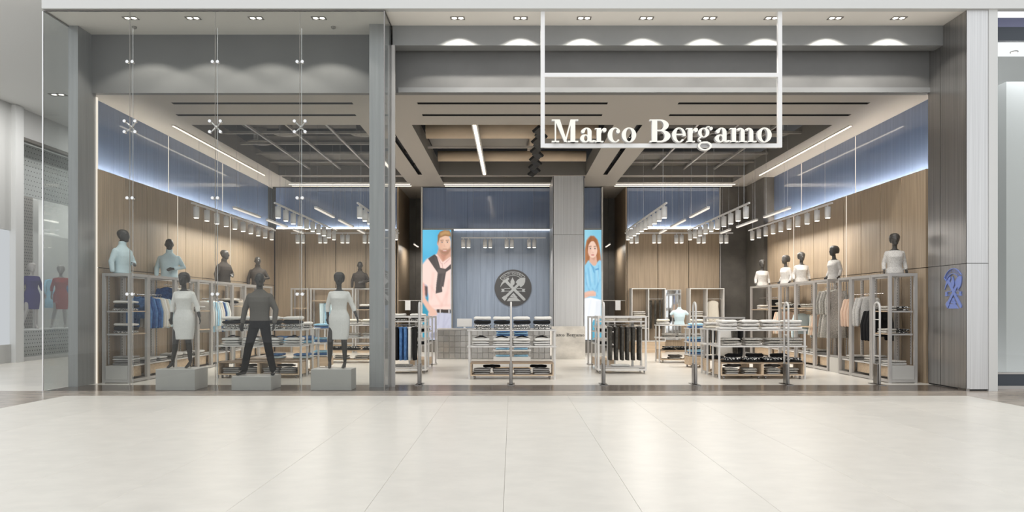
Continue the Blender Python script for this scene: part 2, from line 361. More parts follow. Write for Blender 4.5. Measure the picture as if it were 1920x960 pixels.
# centre block
cb = struct(bx('wall_centre', 'joint_dark', None, -3.05, 3.05, YB+0.25, 28.3, 0, 5.66), 'central back wall with glossy blue glass panels')
n = 8; w_ = 6.1/n
me = MB().box(0, w_-0.005, YB+0.0, YB+0.249, 4.22, 5.62).mesh('blue_panel', 'blue_panel')
for k in range(n): link('blue_panel', me, cb, (-3.05+k*w_, 0, 0))
n = 7; w_ = 3.36/n
me = MB().box(0, w_-0.005, YB+0.1, YB+0.249, 0.0, 4.15).mesh('glass_panel', 'blue_glass')
for k in range(n): link('glass_panel', me, cb, (-2.04+k*w_, 0, 0))
bx('cove_light', 'led_cool', cb, -2.0, 1.3, YB+0.05, YB+0.08, 4.16, 4.19)
bx('ledge', 'frame_grey', cb, -3.05, 3.05, YB-0.06, YB+0.09, 4.195, 4.219)
for s in (-1, 1):
    bx('edge_trim', 'frame_white', cb, s*3.08-0.025, s*3.08+0.025, YB-0.12, YB+0.3, 0, 5.63)
bx('edge_trim', 'grid_grey', cb, -2.06, -2.035, YB-0.08, YB+0.09, 0.0, 4.19)
bx('plinth', 'coffer_grey', cb, 2.3, 3.05, YB-0.75, YB+0.09, 0, 0.38)
bx('plinth', 'coffer_grey', cb, -3.05, -2.06, YB-0.3, YB+0.09, 0, 0.38)
# inner column, brushed cladding
ic = struct(bx('wall_column', 'joint_dark', None, 1.31, 2.25, 23.52, YB+0.2, 0, 5.66), 'pale brushed column beside the blue glass wall')
for z0, z1 in ((0, 3.795), (3.805, 5.66)):
    bx('cladding_panel', 'cladding_light', ic, 1.29, 2.27, 23.49, 23.519, z0, z1)
    bx('cladding_panel', 'cladding_light', ic, 1.285, 1.309, 23.49, YB, z0, z1); bx('cladding_panel', 'cladding_light', ic, 2.251, 2.275, 23.49, YB, z0, z1)

# ---- shop ceiling with coffers
ZC = 5.65
holes = [(-7.3, -3.46, 17.0, 23.4), (-2.28, 2.32, 17.0, 23.4), (3.46, 7.3, 17.0, 23.4),
         (-7.3, -3.46, 23.62, 24.7), (-2.28, 2.32, 23.62, 24.7), (3.46, 7.3, 23.62, 24.7)]
slots = []
for x0, x1 in ((-6.93, -3.25), (-1.93, 1.95), (3.39, 7.28)): slots.append((x0, x1, 15.16, 15.30))
for x0, x1 in ((-7.25, -3.38), (-1.94, 1.95), (3.40, 7.31)): slots.append((x0, x1, 16.08, 16.23))
slots += [(-2.93, -2.80, 17.0, 23.3), (2.84, 2.97, 17.0, 23.3)]
def sheet_with_holes(x0, x1, y0, y1, z, hs):
    xs = sorted({x0, x1} | {h[0] for h in hs} | {h[1] for h in hs}); ys = sorted({y0, y1} | {h[2] for h in hs} | {h[3] for h in hs})
    mb = MB(); idx = {}
    def vid(i, j):
        if (i, j) not in idx: idx[(i, j)] = len(mb.v); mb.v.append((xs[i], ys[j], z))
        return idx[(i, j)]
    for i in range(len(xs)-1):
        for j in range(len(ys)-1):
            cx, cy = (xs[i]+xs[i+1])/2, (ys[j]+ys[j+1])/2
            if any(h[0] < cx < h[1] and h[2] < cy < h[3] for h in hs): continue
            mb.f.append((vid(i, j), vid(i, j+1), vid(i+1, j+1), vid(i+1, j))); mb.m.append(0)
    return mb
cl = struct(ob('ceiling', sheet_with_holes(-8.4, 8.4, 14.6, 28.3, ZC, holes+slots), 'ceiling_paint'), 'taupe shop ceiling with three deep coffers')
def well(name, h, up, m, parent, ins=0.0, open_top=False):
    x0, x1, y0, y1 = h; t = 0.03; mb = MB(); mb.box(x0-t, x0, y0-t, y1+t, ZC+0.001, ZC+up); mb.box(x1, x1+t, y0-t, y1+t, ZC+0.001, ZC+up)
    mb.box(x0, x1, y0-t, y0, ZC+0.001, ZC+up); mb.box(x0, x1, y1, y1+t, ZC+0.001, ZC+up)
    if not open_top: mb.box(x0-t, x1+t, y0-t, y1+t, ZC+up, ZC+up+0.03)
    return ob(name, mb, m, parent)
for i, h in enumerate(holes[:3]): well('coffer_side', h, 0.42, 'coffer_grey', cl, open_top=True)
for h in holes[3:]: well('coffer', h, 0.16, 'coffer_grey', cl)
for h in slots:
    wl_ = well('light_slot', h, 0.10, 'black', cl)
    alongx = (h[1]-h[0]) > (h[3]-h[2]); L = (h[1]-h[0]) if alongx else (h[3]-h[2])
    for c in ([0.2, 1.0, L/2-0.0, L-1.0, L-0.2] if alongx else [L*0.2, L*0.5, L*0.8]):
        mb = MB()
        for d in (-0.12, 0, 0.12):
            px, py = ((h[0]+c+d, (h[2]+h[3])/2) if alongx else ((h[0]+h[1])/2, h[2]+c+d))
            if h[0]+0.03 < px < h[1]-0.03 and h[2]+0.03 < py < h[3]-0.03: mb.cyl((px, py, ZC+0.03), (px, py, ZC+0.098), 0.028, 8)
        if mb.v: ob('spot_lens', mb, 'steel', wl_)
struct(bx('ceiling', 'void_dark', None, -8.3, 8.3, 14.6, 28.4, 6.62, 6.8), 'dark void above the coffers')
for i, h in enumerate((holes[0], holes[2])):
    g = thing('ceiling_grid', 'grey suspended grid with round vents in the %s coffer' % ('left' if i == 0 else 'right'), 'ceiling grid', ((h[0]+h[1])/2, (h[2]+h[3])/2, ZC+0.18))
    W, D = (h[1]-h[0])/2, (h[3]-h[2])/2
    for k in range(3): bx('grid_bar', 'frame_grey', g, -W+(k+1)*W/2-0.025, -W+(k+1)*W/2+0.025, -D, D, 0, 0.05)
    for k in range(5): bx('grid_bar', 'grid_grey', g, -W, W, -D+(k+0.5)*D/2.6-0.04, -D+(k+0.5)*D/2.6+0.04, 0.051, 0.11)
    for k in range(3): bx('ceiling_panel', 'coffer_grey', g, -W+0.05, W-0.05, -D+0.25+k*2.0, -D+1.35+k*2.0, 0.55, 0.58)
    bx('ceiling_panel', 'coffer_grey', g, -W, W, D-1.7, D, 0.12, 0.15)
    for (vx, vy) in ((-1.1, -2.75), (0.95, -2.75), (-0.5, -0.8), (1.5, -0.8), (-1.5, 0.2)):
        mb = MB(); mb.tube([(vx, vy, 0.16), (vx, vy, 0.19)], [0.30, 0.34], 24, False); mb.tube([(vx, vy, 0.13), (vx, vy, 0.16)], [0.16, 0.2], 24, False); mb.tube([(vx, vy, 0.19), (vx, vy, 0.62)], [0.17, 0.17], 20, False)
        ob('round_vent', mb, 'grid_grey', g, True)
    ob('sprinkler_pipe', MB().tube([(-W, -1.2, 0.36), (W, -1.2, 0.36)], 0.035, 10, False), 'red_pipe', g, True)
h = holes[1]
g = thing('duct_assembly', 'beige round ducts crossing the central ceiling coffer', 'ceiling duct', (0, 20.2, ZC+0.2))
for y, z, r in ((-1.45, 0.10, 0.21), (1.55, 0.06, 0.15)):
    ob('duct', MB().tube([(-2.15, y, z), (2.15, y, z)], r, 24, False), 'duct_beige', g, True)
ob('duct', MB().tube([(0.66, -3.1, 0.42), (0.66, 3.1, 0.42)], 0.20, 24, False), 'duct_beige', g, True)
for y0, y1 in ((-3.15, -1.8), (-1.0, 1.3), (1.8, 3.15)): bx('ceiling_panel', 'grid_grey', g, -2.25, 2.25, y0, y1, 0.64, 0.68)
bx('cross_bar', 'ceiling_paint', g, -2.27, 2.31, -0.14, -0.06, -0.06, -0.01)
bx('ceiling_panel', 'grid_grey', g, -2.25, 0.40, -0.9, 1.2, 0.22, 0.25); bx('ceiling_panel', 'grid_grey', g, 0.92, 2.28, -0.9, 1.2, 0.22, 0.25)
z_ = thing('zigzag_chain', 'black zigzag chain of square plates under the central duct', 'ceiling lamp', (0.66, 20.2, ZC-0.01))  # plain black plates set in a zigzag under the duct
for k in range(11):
    y = -2.8+k*0.55; s = 1 if k % 2 else -1
    o = bx('zigzag_plate', 'black', z_, -0.10, 0.10, -0.16, 0.16, -0.10, -0.03, bev=0.008); o.location = (s*0.07, y, 0.03); o.rotation_euler = (0, s*0.6, s*0.5)
ob('chain_stem', MB().tube([(0, -3, 0.02), (0, 3, 0.02)], 0.02, 8, False), 'black', z_)
for y in (-2.1, 0.3, 2.2): ob('chain_hanger', MB().tube([(0, y, 0.03), (0, y, 0.42)], 0.012, 6, False), 'black', z_)
# ================================================================== LIGHT FITTINGS
# ceiling LED lines
for i, (sx, nm) in enumerate(((-1, 'left'), (1, 'right'))):
    t = thing('linear_light', 'long warm ceiling light line beside the %s coffer' % nm, 'ceiling light', (sx*7.72, 20.15, ZC-0.02))
    bx('housing', 'ceiling_paint', t, -0.03, 0.03, -3.15, 3.15, 0, 0.019); bx('diffuser', 'led', t, -0.016, 0.016, -3.14, 3.14, -0.012, -0.001)
for i, (x0, x1, nm) in enumerate(((-7.46, -3.4, 'left'), (-2.28, 1.28, 'central'), (3.46, 7.46, 'right'))):
    for Y, q in ((24.93, 'front'), (25.28, 'rear')):
        t = thing('linear_light', '%s one of two crosswise light lines at the back of the %s ceiling' % (q, nm), 'ceiling light', ((x0+x1)/2, Y, ZC-0.02))
        bx('housing', 'frame_grey', t, -(x1-x0)/2, (x1-x0)/2, -0.03, 0.03, 0, 0.019); bx('diffuser', 'led', t, -(x1-x0)/2+.01, (x1-x0)/2-.01, -0.016, 0.016, -0.012, -0.001)
t = thing('linear_light', 'single light bar running lengthwise in the central coffer', 'ceiling light', (-0.86, 20.2, ZC+0.02))
bx('housing', 'frame_white', t, -0.07, 0.07, -3.2, 3.2, 0.0, 0.1); bx('diffuser', 'led', t, -0.035, 0.035, -3.18, 3.18, -0.012, -0.001)

# hanging tracks with cylinder spots
can_me = MB().tube([(0, 0, -0.04), (0, 0, -0.30)], [0.066, 0.066], 16, False).mesh('spot_head', 'tube_white', True)
len_me = MB().tube([(0, 0, -0.301), (0, 0, -0.305)], [0.052, 0.052], 12, False).mesh('lens', 'lamp_glow')
stem_me = MB().tube([(0, 0, 0.0), (0, 0, -0.05)], [0.015, 0.015], 8, False).mesh('stem', 'tube_white')
def track(label, x, y, z, length, n, along, group, pairs=None, power=60):
    t = thing('track_light', label, 'track light', (x, y, z), 0 if along else -PI/2, group)
    bx('track', 'tube_white', t, -0.02, 0.02, -length/2, length/2, 0, 0.035)
    ps = pairs or [-length/2+0.25+k*(length-0.6)/(n-1) for k in range(n)]
    for p in ps:
        h = link('spot_head', can_me, t, (0, p, 0)); link('lens', len_me, h); link('stem', stem_me, h)
    for p in (-length/2+0.4, 0, length/2-0.4):
        ob('wire', MB().tube([(0, p, 0.035), (0, p, (6.62 if 3.46 < abs(x) < 7.3 and y < 23 else ZC+.16 if y > 23.62 else ZC)-z)], 0.003, 5, False), 'steel', t)
    l = area('track_glow', (x, y, z-0.32), 0.2, length*0.9, power, spread=PI*0.95, rot=(0, 0, 0 if along else PI/2))
    return t
for s, nm in ((-1, 'left'), (1, 'right')):
    for xx, q in ((3.58, 'innermost'), (5.5, 'middle'), (7.42, 'outermost')):
        track('white track with ten cylinder spots, %s of the %s three hanging lengthwise' % (q, nm), s*xx, 20.35, 3.9, 6.1, 10, True, 'lengthwise hanging track lights', power=112)
    L = 3.5
    track('white crosswise track with paired cylinder spots at the %s back' % nm, s*5.4, 24.15, 3.9, L, 0, False, 'crosswise hanging track lights',
          pairs=[a+b for a in (-1.45, -0.72, 0.0, 0.72, 1.45) for b in (-0.085, 0.085)], power=38)
    for xx, q in ((4.75, 'inner'), (6.72, 'outer')):
        for y0, y1, r in ((18.05, 19.9, 'nearest'), (20.5, 22.3, 'middle'), (23.0, 24.0, 'farthest')):
            t = thing('pendant_light', 'thin white light bar hung %s in the %s %s row' % (r, nm, q), 'pendant light', (s*xx, (y0+y1)/2, 3.9), 0, 'thin hanging light bars')
            hl = (y1-y0)/2
            bx('bar', 'tube_white', t, -0.035, 0.035, -hl, hl, 0.0, 0.04); bx('diffuser', 'led_soft', t, -0.03, 0.03, -hl+.01, hl-.01, -0.02, -0.001)
            for p in (-hl+0.15, hl-0.15): ob('wire', MB().tube([(0, p, 0.04), (0, p, (6.62 if y1 < 23.4 else ZC+.17 if y0+p+hl > 23.62 else ZC)-3.9)], 0.003, 5, False), 'steel', t)
track('white crosswise track with four spot pairs before the blue wall', -0.28, 24.3, 3.76, 2.75, 0, False, 'crosswise hanging track lights',
      pairs=[a+b for a in (-1.22, -0.51, 0.19, 0.92) for b in (-0.085, 0.085)], power=38)
for s, nm in ((-1, 'left'), (1, 'right')):
    t = thing('pendant_light', 'short white light bar hung in the dark %s passage' % nm, 'pendant light', (s*3.45, 26.9, 3.75), s*0.0)
    bx('bar', 'tube_white', t, -0.03, 0.03, -0.55, 0.55, 0, 0.04); area('passage_lamp', (s*3.45, 26.9, 3.7), .06, 1.0, 22); bx('diffuser', 'led_soft', t, -0.025, 0.025, -0.54, 0.54, -0.02, -0.001)
    ob('wire', MB().tube([(0, 0, 0.04), (0, 0, ZC-3.75)], 0.003, 5, False), 'steel', t)

# square twin downlights in the portal soffit
DLX = [245, 362, 480, 598, 858, 976, 1095, 1212, 1330, 1447, 1566, 1685]
dl0 = None
for i, px in enumerate(DLX):
    x = XP(px, 13.64)
    if dl0 is None:
        t = dl0 = thing('downlight', '', 'downlight', (x, 13.64, 6.77), 0, 'square twin downlights in the portal soffit')
        mb = MB(); 
        for a in ((-0.13, 0.13, -0.075, -0.058), (-0.13, 0.13, 0.058, 0.075), (-0.13, -0.112, -0.058, 0.058), (0.112, 0.13, -0.058, 0.058), (-0.009, 0.009, -0.058, 0.058)): mb.box(*a, -0.008, -0.001)
        ob('bezel', mb, 'coffer_grey', t)
        for d in (-0.06, 0.06): ob('lens', MB().tube([(d, 0, -0.004), (d, 0, -0.001)], [0.042, 0.042], 14, False), 'lamp_glow', t)
    else: t = dup(dl0, (x, 13.64, 6.77))
    t['label'] = 'square twin downlight in portal soffit, %s of four above the display window' % ORD[i] if i < 4 else 'square twin downlight in portal soffit, %s of eight above the entrance' % ORD[i-4]
    spot('downlight_beam', (x, 13.64, 6.75), 105, 118, 0.25)
for px, q in ((252, 'left'), (625, 'right')):
    Y = 14.05; t = thing('smoke_detector', 'small round detector on the soffit at the %s end of the window' % q, 'detector', (XP(px, Y), Y, 6.77))
    ob('body', MB().tube([(0, 0, -0.001), (0, 0, -0.03), (0, 0, -0.045)], [0.045, 0.042, 0.02], 14, False), 'grid_grey', t)
cd0 = thing('downlight', 'square recessed downlight in the corridor ceiling, seen through the side glass', 'downlight', (-11.8, 19.4, 7.03), 0, 'square downlights in the corridor ceiling')
mb = MB()
for a in ((-0.2, 0.2, -0.11, -0.085), (-0.2, 0.2, 0.085, 0.11), (-0.2, -0.175, -0.085, 0.085), (0.175, 0.2, -0.085, 0.085), (-0.012, 0.012, -0.085, 0.085)): mb.box(*a, -0.012, -0.001)
ob('bezel', mb, 'coffer_grey', cd0)
for d in (-0.09, 0.09): ob('lens', MB().tube([(d, 0, -0.006), (d, 0, -0.001)], [0.06, 0.06], 14, False), 'lamp_glow', cd0)
for k, (x, y) in enumerate(((-11.8, 19.4), (-11.8, 24.0), (-11.8, 28.6), (-11.8, 14.8))):  # downlights after the first are added to brighten the corridor
    if k: dup(cd0, (x, y, 7.03), None, 'added square downlight brightening the corridor, %s' % ('', 'second from the shop', 'farthest back', 'nearest the hall')[k])
    area('corridor_lamp', (x, y, 7.0),   .4, .3, 90, (1, .98, .95))

# ================================================================== GLAZING OF THE DISPLAY WINDOW
GX = [-8.322, -6.79, -5.275, -3.77, -2.262]
for k in range(4):
    struct(bx('window_%d' % (k+1), 'glass', None, GX[k]+0.004, GX[k+1]-0.004, 13.262, 13.274, 0.01, 6.765), 'clear glass pane of the display window, %s from left' % ORD[k])
struct(bx('window_5', 'glass', None, -8.328, -8.316, 13.28, 13.995, 0.01, 6.765), 'glass side return of the display window on the left')
struct(bx('window_6', 'glass', None, -2.268, -2.256, 13.28, 13.975, 0.01, 6.765), 'glass side return of the display window by the entrance')
t = struct(ob('trim_9', MB().box(-8.335, -2.25, 13.255, 13.28, 6.745, 6.768).box(-8.335, -8.31, 13.281, 14.0, 6.745, 6.768).box(-2.27, -2.25, 13.281, 13.98, 6.735, 6.768), 'chrome_dark'), 'dark top channel holding the window glass')
struct(ob('trim_10', MB().box(-8.335, -8.315, 13.245, 13.261, 0.0, 6.74), 'steel'), 'bright vertical corner edge of the window glass')
struct(ob('trim_11', MB().box(-2.275, -2.255, 13.245, 13.261, 0.0, 6.74), 'chrome_dark'), 'dark vertical corner edge of the window glass')
def spider(parent, z, four):
    s = bpy.data.objects.new('spider_fitting', None); C.objects.link(s); s.parent = parent; s.location = (0, 0, z)
    if four:
        mb = MB()
        for a in (-1, 1):
            for b in (-1, 1):
                mb.tube([(0, 0.06, 0), (a*0.09, 0.03, b*0.09)], [0.016, 0.010], 8)
        ob('arm', mb, 'steel', s, True)
        for a in (-1, 1):
            for b in (-1, 1): ob('disc', MB().tube([(a*0.095, -0.022, b*0.095), (a*0.095, 0.03, b*0.095)], [0.028, 0.028], 16, False), 'steel', s)
        ob('hub', MB().tube([(0, 0.03, 0), (0, 0.1, 0)], [0.026, 0.022], 12), 'steel', s, True)
    else:
        for a in (-1, 1): ob('disc', MB().tube([(a*0.046, -0.022, 0), (a*0.046, 0.03, 0)], [0.028, 0.028], 16, False), 'steel', s)
        ob('arm', MB().tube([(-0.046, 0.035, 0), (0.046, 0.035, 0)], 0.009, 8), 'steel', s)
for k in range(3):
    t = thing('glazing_mast', 'slim steel mast with cross-shaped glass clamps, %s window joint from left' % ORD[k], 'glazing mast', (GX[k+1], 13.276, 0), 0, 'masts holding the window glass')
    ob('gasket', MB().box(-0.004, 0.004, -0.012, -0.002, 0.01, 6.74), 'grid_grey', t)
    ob('tension_rod', MB().tube([(0.006, 0.09, 0.0), (0.006, 0.09, 6.48)], 0.005, 8, False), 'steel', t)
    for z, four in ((5.85, False), (4.70, True), (3.43, False), (1.72, False)): spider(t, z, four)

# ================================================================== HANGING SIGN
# serif letters built from strokes, cap height 1, x-height .63
def ring(cx, cy, rx, ry, ix, iy, a0=0, a1=360, n=28, ox=0, oy=0):
    out = []
    for k in range(n):
        t0, t1 = math.radians(a0+(a1-a0)*k/n), math.radians(a0+(a1-a0)*(k+1)/n)
        P = lambda t, X, Y, dx, dy: (cx+dx+X*math.cos(t), cy+dy+Y*math.sin(t))
        out.append([P(t0, rx, ry, 0, 0), P(t1, rx, ry, 0, 0), P(t1, ix, iy, ox, oy), P(t0, ix, iy, ox, oy)])
    return out
def blob(cx, cy, r, n=14): return [[(cx+r*math.cos(2*PI*k/n), cy+r*math.sin(2*PI*k/n)) for k in range(n)]]
def rc(a, b, c, d): return [[(a, b), (c, b), (c, d), (a, d)]]
G = {
 'M': (1.175, rc(0,.945,.30,1)+rc(0,0,.33,.055)+rc(.135,0,.195,1)+[[(.13,1),(.36,1),(.68,0),(.56,0)]]+[[(.56,0),(.63,0),(.90,1),(.83,1)]]+rc(.83,0,1.04,1)+rc(.70,0,1.175,.055)+rc(.84,.945,1.175,1)),
 'a': (.63, ring(.22,.165,.22,.175,.075,.125,70,360,24,.03)+ring(.22,.165,.22,.175,.075,.125,0,70,6,.03)+rc(.33,.10,.51,.46)+ring(.29,.44,.22,.20,.05,.155,0,150,18,-.01)+blob(.13,.475,.088)+ring(.53,.14,.20,.14,.03,.09,180,330,12)),
 'r': (.50, rc(.08,0,.27,.62)+rc(0,0,.38,.05)+rc(0,.575,.25,.62)+ring(.42,.40,.17,.225,.13,.175,60,180,12)+blob(.42,.535,.09)),
 'c': (.57, ring(.30,.315,.30,.33,.14,.285,42,318,30,.04)+blob(.455,.475,.088)),
 'o': (.645, ring(.32,.315,.32,.33,.135,.285)),
 'B': (.92, rc(.1,0,.33,1)+rc(0,0,.3,.055)+rc(0,.945,.3,1)+rc(.3,.945,.46,1)+rc(.3,.49,.48,.54)+rc(.3,0,.48,.055)+ring(.44,.745,.40,.255,.17,.20,-90,90,20)+ring(.46,.27,.46,.27,.20,.218,-90,90,20)),
 'e': (.60, ring(.30,.315,.30,.33,.14,.285,-8,320,34,.02)+rc(.14,.315,.59,.365)),
 'g': (.67, ring(.26,.42,.25,.215,.095,.175)+ring(.47,.60,.14,.10,.09,.05,60,190,8)+blob(.585,.60,.075)+ring(.16,.13,.15,.12,.09,.05,95,260,12)+ring(.31,-.17,.31,.20,.215,.14)+[[(.13,.01),(.42,.03),(.58,-.06),(.56,-.16),(.44,-.05),(.13,-.06)]]),
 'm': (1.17, rc(.08,0,.26,.62)+rc(.46,0,.64,.46)+rc(.84,0,1.02,.46)+rc(0,0,.36,.05)+rc(.39,0,.74,.05)+rc(.77,0,1.17,.05)+rc(0,.575,.25,.62)+ring(.44,.43,.20,.20,.03,.14,0,150,14,.0)+ring(.82,.43,.20,.20,.03,.14,0,150,14,.0)),
}
SIGN = [('M', 97), ('a', 312), ('r', 425), ('c', 522), ('o', 628), ('B', 840), ('e', 1010), ('r', 1118), ('g', 1205), ('a', 1335), ('m', 1450), ('o', 1655)]
YS = 13.36
sg = thing('hanging_sign', 'white tube frame hung over the entrance with glowing letters Marco Bergamo', 'sign', (0, YS, ZP(277, YS)))
zb = ZP(277, YS)
mb = MB(); a = 0.036
for px in (1017.5, 1461.5): 
    x = XP(px, YS); ob('hanger_tube', MB().box(x-a, x+a, -a, a, 0.0, 6.768-zb), 'tube_white', sg)
x0, x1 = XP(1017.5, YS)+a, XP(1461.5, YS)-a
for py in (273.5, 141.5):
    z = ZP(py, YS)-zb; ob('cross_tube', MB().box(x0+.0005, x1-.0005, -a, a, z-a, z+a), 'tube_white', sg)
cap = 42.0*YS/F; zbase = ZP(269.5, YS)-zb
for ch, cx in SIGN:
    X0 = XP(1010+cx/4.085, YS); mb = MB(); mb.mi = 1
    for poly in G[ch][1]: mb.prism(poly, lambda u, v, d: (X0+u*cap, -0.05-d, zbase+v*cap), 0.085)
    mb.mi = 0
    for poly in G[ch][1]: mb.prism(poly, lambda u, v, d: (X0+u*cap, -0.1355-d, zbase+v*cap), 0.004)
    o = ob('letter', mb, ['letter_face', 'letter_side'], sg); o['label'] = 'glowing letter %s with grey sides' % ch
# ================================================================== EMBLEMS
def line_poly(p, q, w):
    d = Vector((q[0]-p[0], q[1]-p[1])); n = Vector((-d.y, d.x)).normalized()*w/2
    return [(p[0]+n.x, p[1]+n.y), (q[0]+n.x, q[1]+n.y), (q[0]-n.x, q[1]-n.y), (p[0]-n.x, p[1]-n.y)]
def E(*pts): return [((x-467)/383.0, (450-y)/383.0) for x, y in pts]
def arc_line(r0, r1, a0, a1, n=18):
    return [[(r*math.cos(math.radians(t)), r*math.sin(math.radians(t))) for r, t in ((r0, ta), (r1, ta), (r1, tb), (r0, tb))]
            for ta, tb in [(a0+(a1-a0)*k/n, a0+(a1-a0)*(k+1)/n) for k in range(n)]]
EMB = {
 'hammer': [line_poly(E((325, 315))[0], E((700, 690))[0], 0.15)] + blob(*E((695, 685))[0], 0.075) +
           [E((200, 432), (222, 360), (262, 300), (320, 262), (330, 320), (290, 340), (255, 365)), E((300, 280), (345, 240), (375, 235), (388, 260), (350, 310), (325, 330))],
 'shovel': [line_poly(E((590, 365))[0], E((310, 640))[0], 0.135), E((520, 330), (560, 280), (620, 240), (700, 232), (722, 245), (715, 330), (690, 385), (625, 440), (600, 405), (570, 370), (545, 360)),
            E((230, 655), (285, 610), (330, 612), (348, 660), (295, 722))],
 'flame': [E((455, 228), (500, 320), (497, 365), (460, 408), (418, 370), (412, 320))],
 'ribbon': [E((218, 468), (285, 468), (285, 530), (218, 530), (238, 499)), E((655, 468), (722, 468), (706, 499), (722, 530), (655, 530)),
            E((285, 452), (415, 452), (405, 464), (285, 464)), E((285, 510), (400, 510), (390, 521), (285, 521)), E((535, 452), (655, 452), (655, 464), (545, 464)), E((555, 510), (655, 510), (655, 521), (565, 521))],
 'mountain': [E((475, 553), (520, 600), (495, 620), (430, 600)), E((430, 600), (475, 625), (515, 605), (560, 640), (540, 650), (400, 640)), E((385, 652), (540, 650), (628, 722), (335, 722))],
 'banner': arc_line(0.86, 0.89, 43, 143) + arc_line(0.665, 0.69, 55, 143, 14) + [line_poly((0.665*math.cos(math.radians(143)), 0.665*math.sin(math.radians(143))), (0.89*math.cos(math.radians(143)), 0.89*math.sin(math.radians(143))), 0.03)],
}
def text_mesh(ch):
    cu = bpy.data.curves.new('t', 'FONT'); cu.body = ch; cu.align_x = 'CENTER'; cu.resolution_u = 2
    o = bpy.data.objects.new('t', cu); C.objects.link(o); dg = bpy.context.evaluated_depsgraph_get()
    me = bpy.data.meshes.new_from_object(o.evaluated_get(dg)); vs = [v.co[:] for v in me.vertices]; fs = [tuple(p.vertices) for p in me.polygons]
    bpy.data.objects.remove(o); bpy.data.curves.remove(cu); bpy.data.meshes.remove(me); return vs, fs
def emblem(parent, fn, depth, m):
    for k, (nm, polys) in enumerate(EMB.items()):
        mb = MB()
        for i, p in enumerate(polys): mb.prism(p, lambda u, v, d: fn(u, v, d), depth*(1+0.10*k+0.012*i))
        ob('emblem_'+nm, mb, m, parent)
    txt = 'QUALITY EQUIPMENT'; mb = MB()
    for i, ch in enumerate(txt):
        if ch == ' ': continue
        a = math.radians(133-(133-53)*i/(len(txt)-1)); vs_, fs_ = text_mesh(ch); s = 0.15; r = 0.73
        ca, sa = math.cos(a-PI/2), math.sin(a-PI/2)
        mb.add([fn(r*math.cos(a)+(x*ca-y*sa)*s, r*math.sin(a)+(x*sa+y*ca)*s, depth) for x, y, z in vs_], fs_)
    ob('emblem_lettering', mb, m, parent)
YD = YB+0.098
dc = thing('logo_disc', 'round grey logo disc with crossed hammer and shovel on the blue wall', 'logo', (XP(962, YD), YD, ZP(540, YD)))
R_ = 34.6*YD/F
ob('disc', MB().tube([(0, 0, 0), (0, -0.03, 0)], [R_, R_], 64, False), 'logo_grey', dc)
emblem(dc, lambda u, v, d: (u*R_, -0.0305-d, v*R_), 0.012, 'logo_light')
# blue emblem on the side of the portal column (seen obliquely; it faces the entrance)
s_ = 0.385
em = thing('wall_emblem', 'lavender blue crossed hammer and shovel emblem on the metal column', 'logo', (8.079, 13.66, ZP(545, 13.66)))
emblem(em, lambda u, v, d: (-d, -u*s_, v*s_*1.2), 0.012, 'logo_blue')

# ================================================================== LIGHTBOX POSTERS (flat print)
def canvas(w, h, col): 
    a = np.zeros((h, w, 3)); a[:] = col; return a
def inside(poly, U, V):
    r = np.zeros(U.shape, bool); n = len(poly)
    for i in range(n):
        (x1, y1), (x2, y2) = poly[i], poly[(i+1) % n]
        c = ((y1 > V) != (y2 > V)) & (U < (x2-x1)*(V-y1)/((y2-y1) if y2 != y1 else 1e-9)+x1); r ^= c
    return r
def blur(m, k):
    m = m.astype(float)
    for ax in (0, 1):
        for _ in range(2):
            p = np.pad(m, [(k, k) if a == ax else (0, 0) for a in (0, 1)], mode='edge'); c = np.cumsum(p, axis=ax)
            c = np.insert(c, 0, 0, axis=ax); L = 2*k+1
            m = (np.take(c, range(L, c.shape[ax]), axis=ax) - np.take(c, range(0, c.shape[ax]-L), axis=ax))/L
    return m
class Painter:
    def __init__(s, w, h, x0, y0, x1, y1, col):
        s.a = canvas(w, h, srgb(*col)[:3]); u = np.linspace(x0, x1, w); v = np.linspace(y0, y1, h); s.U, s.V = np.meshgrid(u, v)
    def put(s, mask, col, op=1.0):
        c = np.array(srgb(*col)[:3]); m = (mask*op)[..., None]; s.a = s.a*(1-m)+c*m
    def poly(s, pts, col, k=1, op=1.0): s.put(blur(inside(pts, s.U, s.V), k), col, op)
    def ell(s, cx, cy, rx, ry, col, k=1, op=1.0): s.put(blur(((s.U-cx)/rx)**2+((s.V-cy)/ry)**2 < 1, k), col, op)
    def line(s, p, q, w, col, k=1, op=1.0): s.poly(line_poly(p, q, w), col, k, op)
# man in a pink polo with a sweater over the shoulders
p = Painter(118, 460, 47, 37, 243, 800, (70, 178, 220))
p.ell(90, 100, 60, 120, (110, 205, 238), 20, .6); p.poly([(47, 510), (110, 510), (110, 800), (47, 800)], (20, 150, 180), 2)
p.poly([(160, 160), (243, 160), (243, 300), (140, 300), (140, 215)], (216, 164, 140)); p.poly([(165, 205), (215, 205), (190, 262)], (190, 130, 108), 3, .7)
p.poly([(47, 275), (75, 240), (145, 205), (165, 235), (185, 262), (235, 225), (243, 225), (243, 600), (85, 588), (88, 500), (75, 420), (47, 410)], (250, 219, 208), 2)
p.poly([(47, 400), (72, 425), (80, 470), (60, 505), (47, 500)], (240, 180, 165), 3)
p.poly([(47, 460), (70, 520), (110, 575), (148, 600), (135, 625), (95, 615), (60, 560), (47, 540)], (238, 190, 168), 2)
p.poly([(60, 425), (82, 430), (80, 512), (64, 490)], (80, 62, 62), 2)
for q in (((100, 420), (180, 560)), ((120, 330), (105, 520)), ((215, 470), (170, 580)), ((230, 380), (205, 560)), ((95, 570), (240, 560))): p.line(*q, 7, (232, 172, 158), 4, .6)
p.poly([(140, 205), (170, 262), (180, 305), (205, 300), (190, 258), (243, 228), (243, 245), (200, 310), (160, 300)], (250, 215, 205), 1)
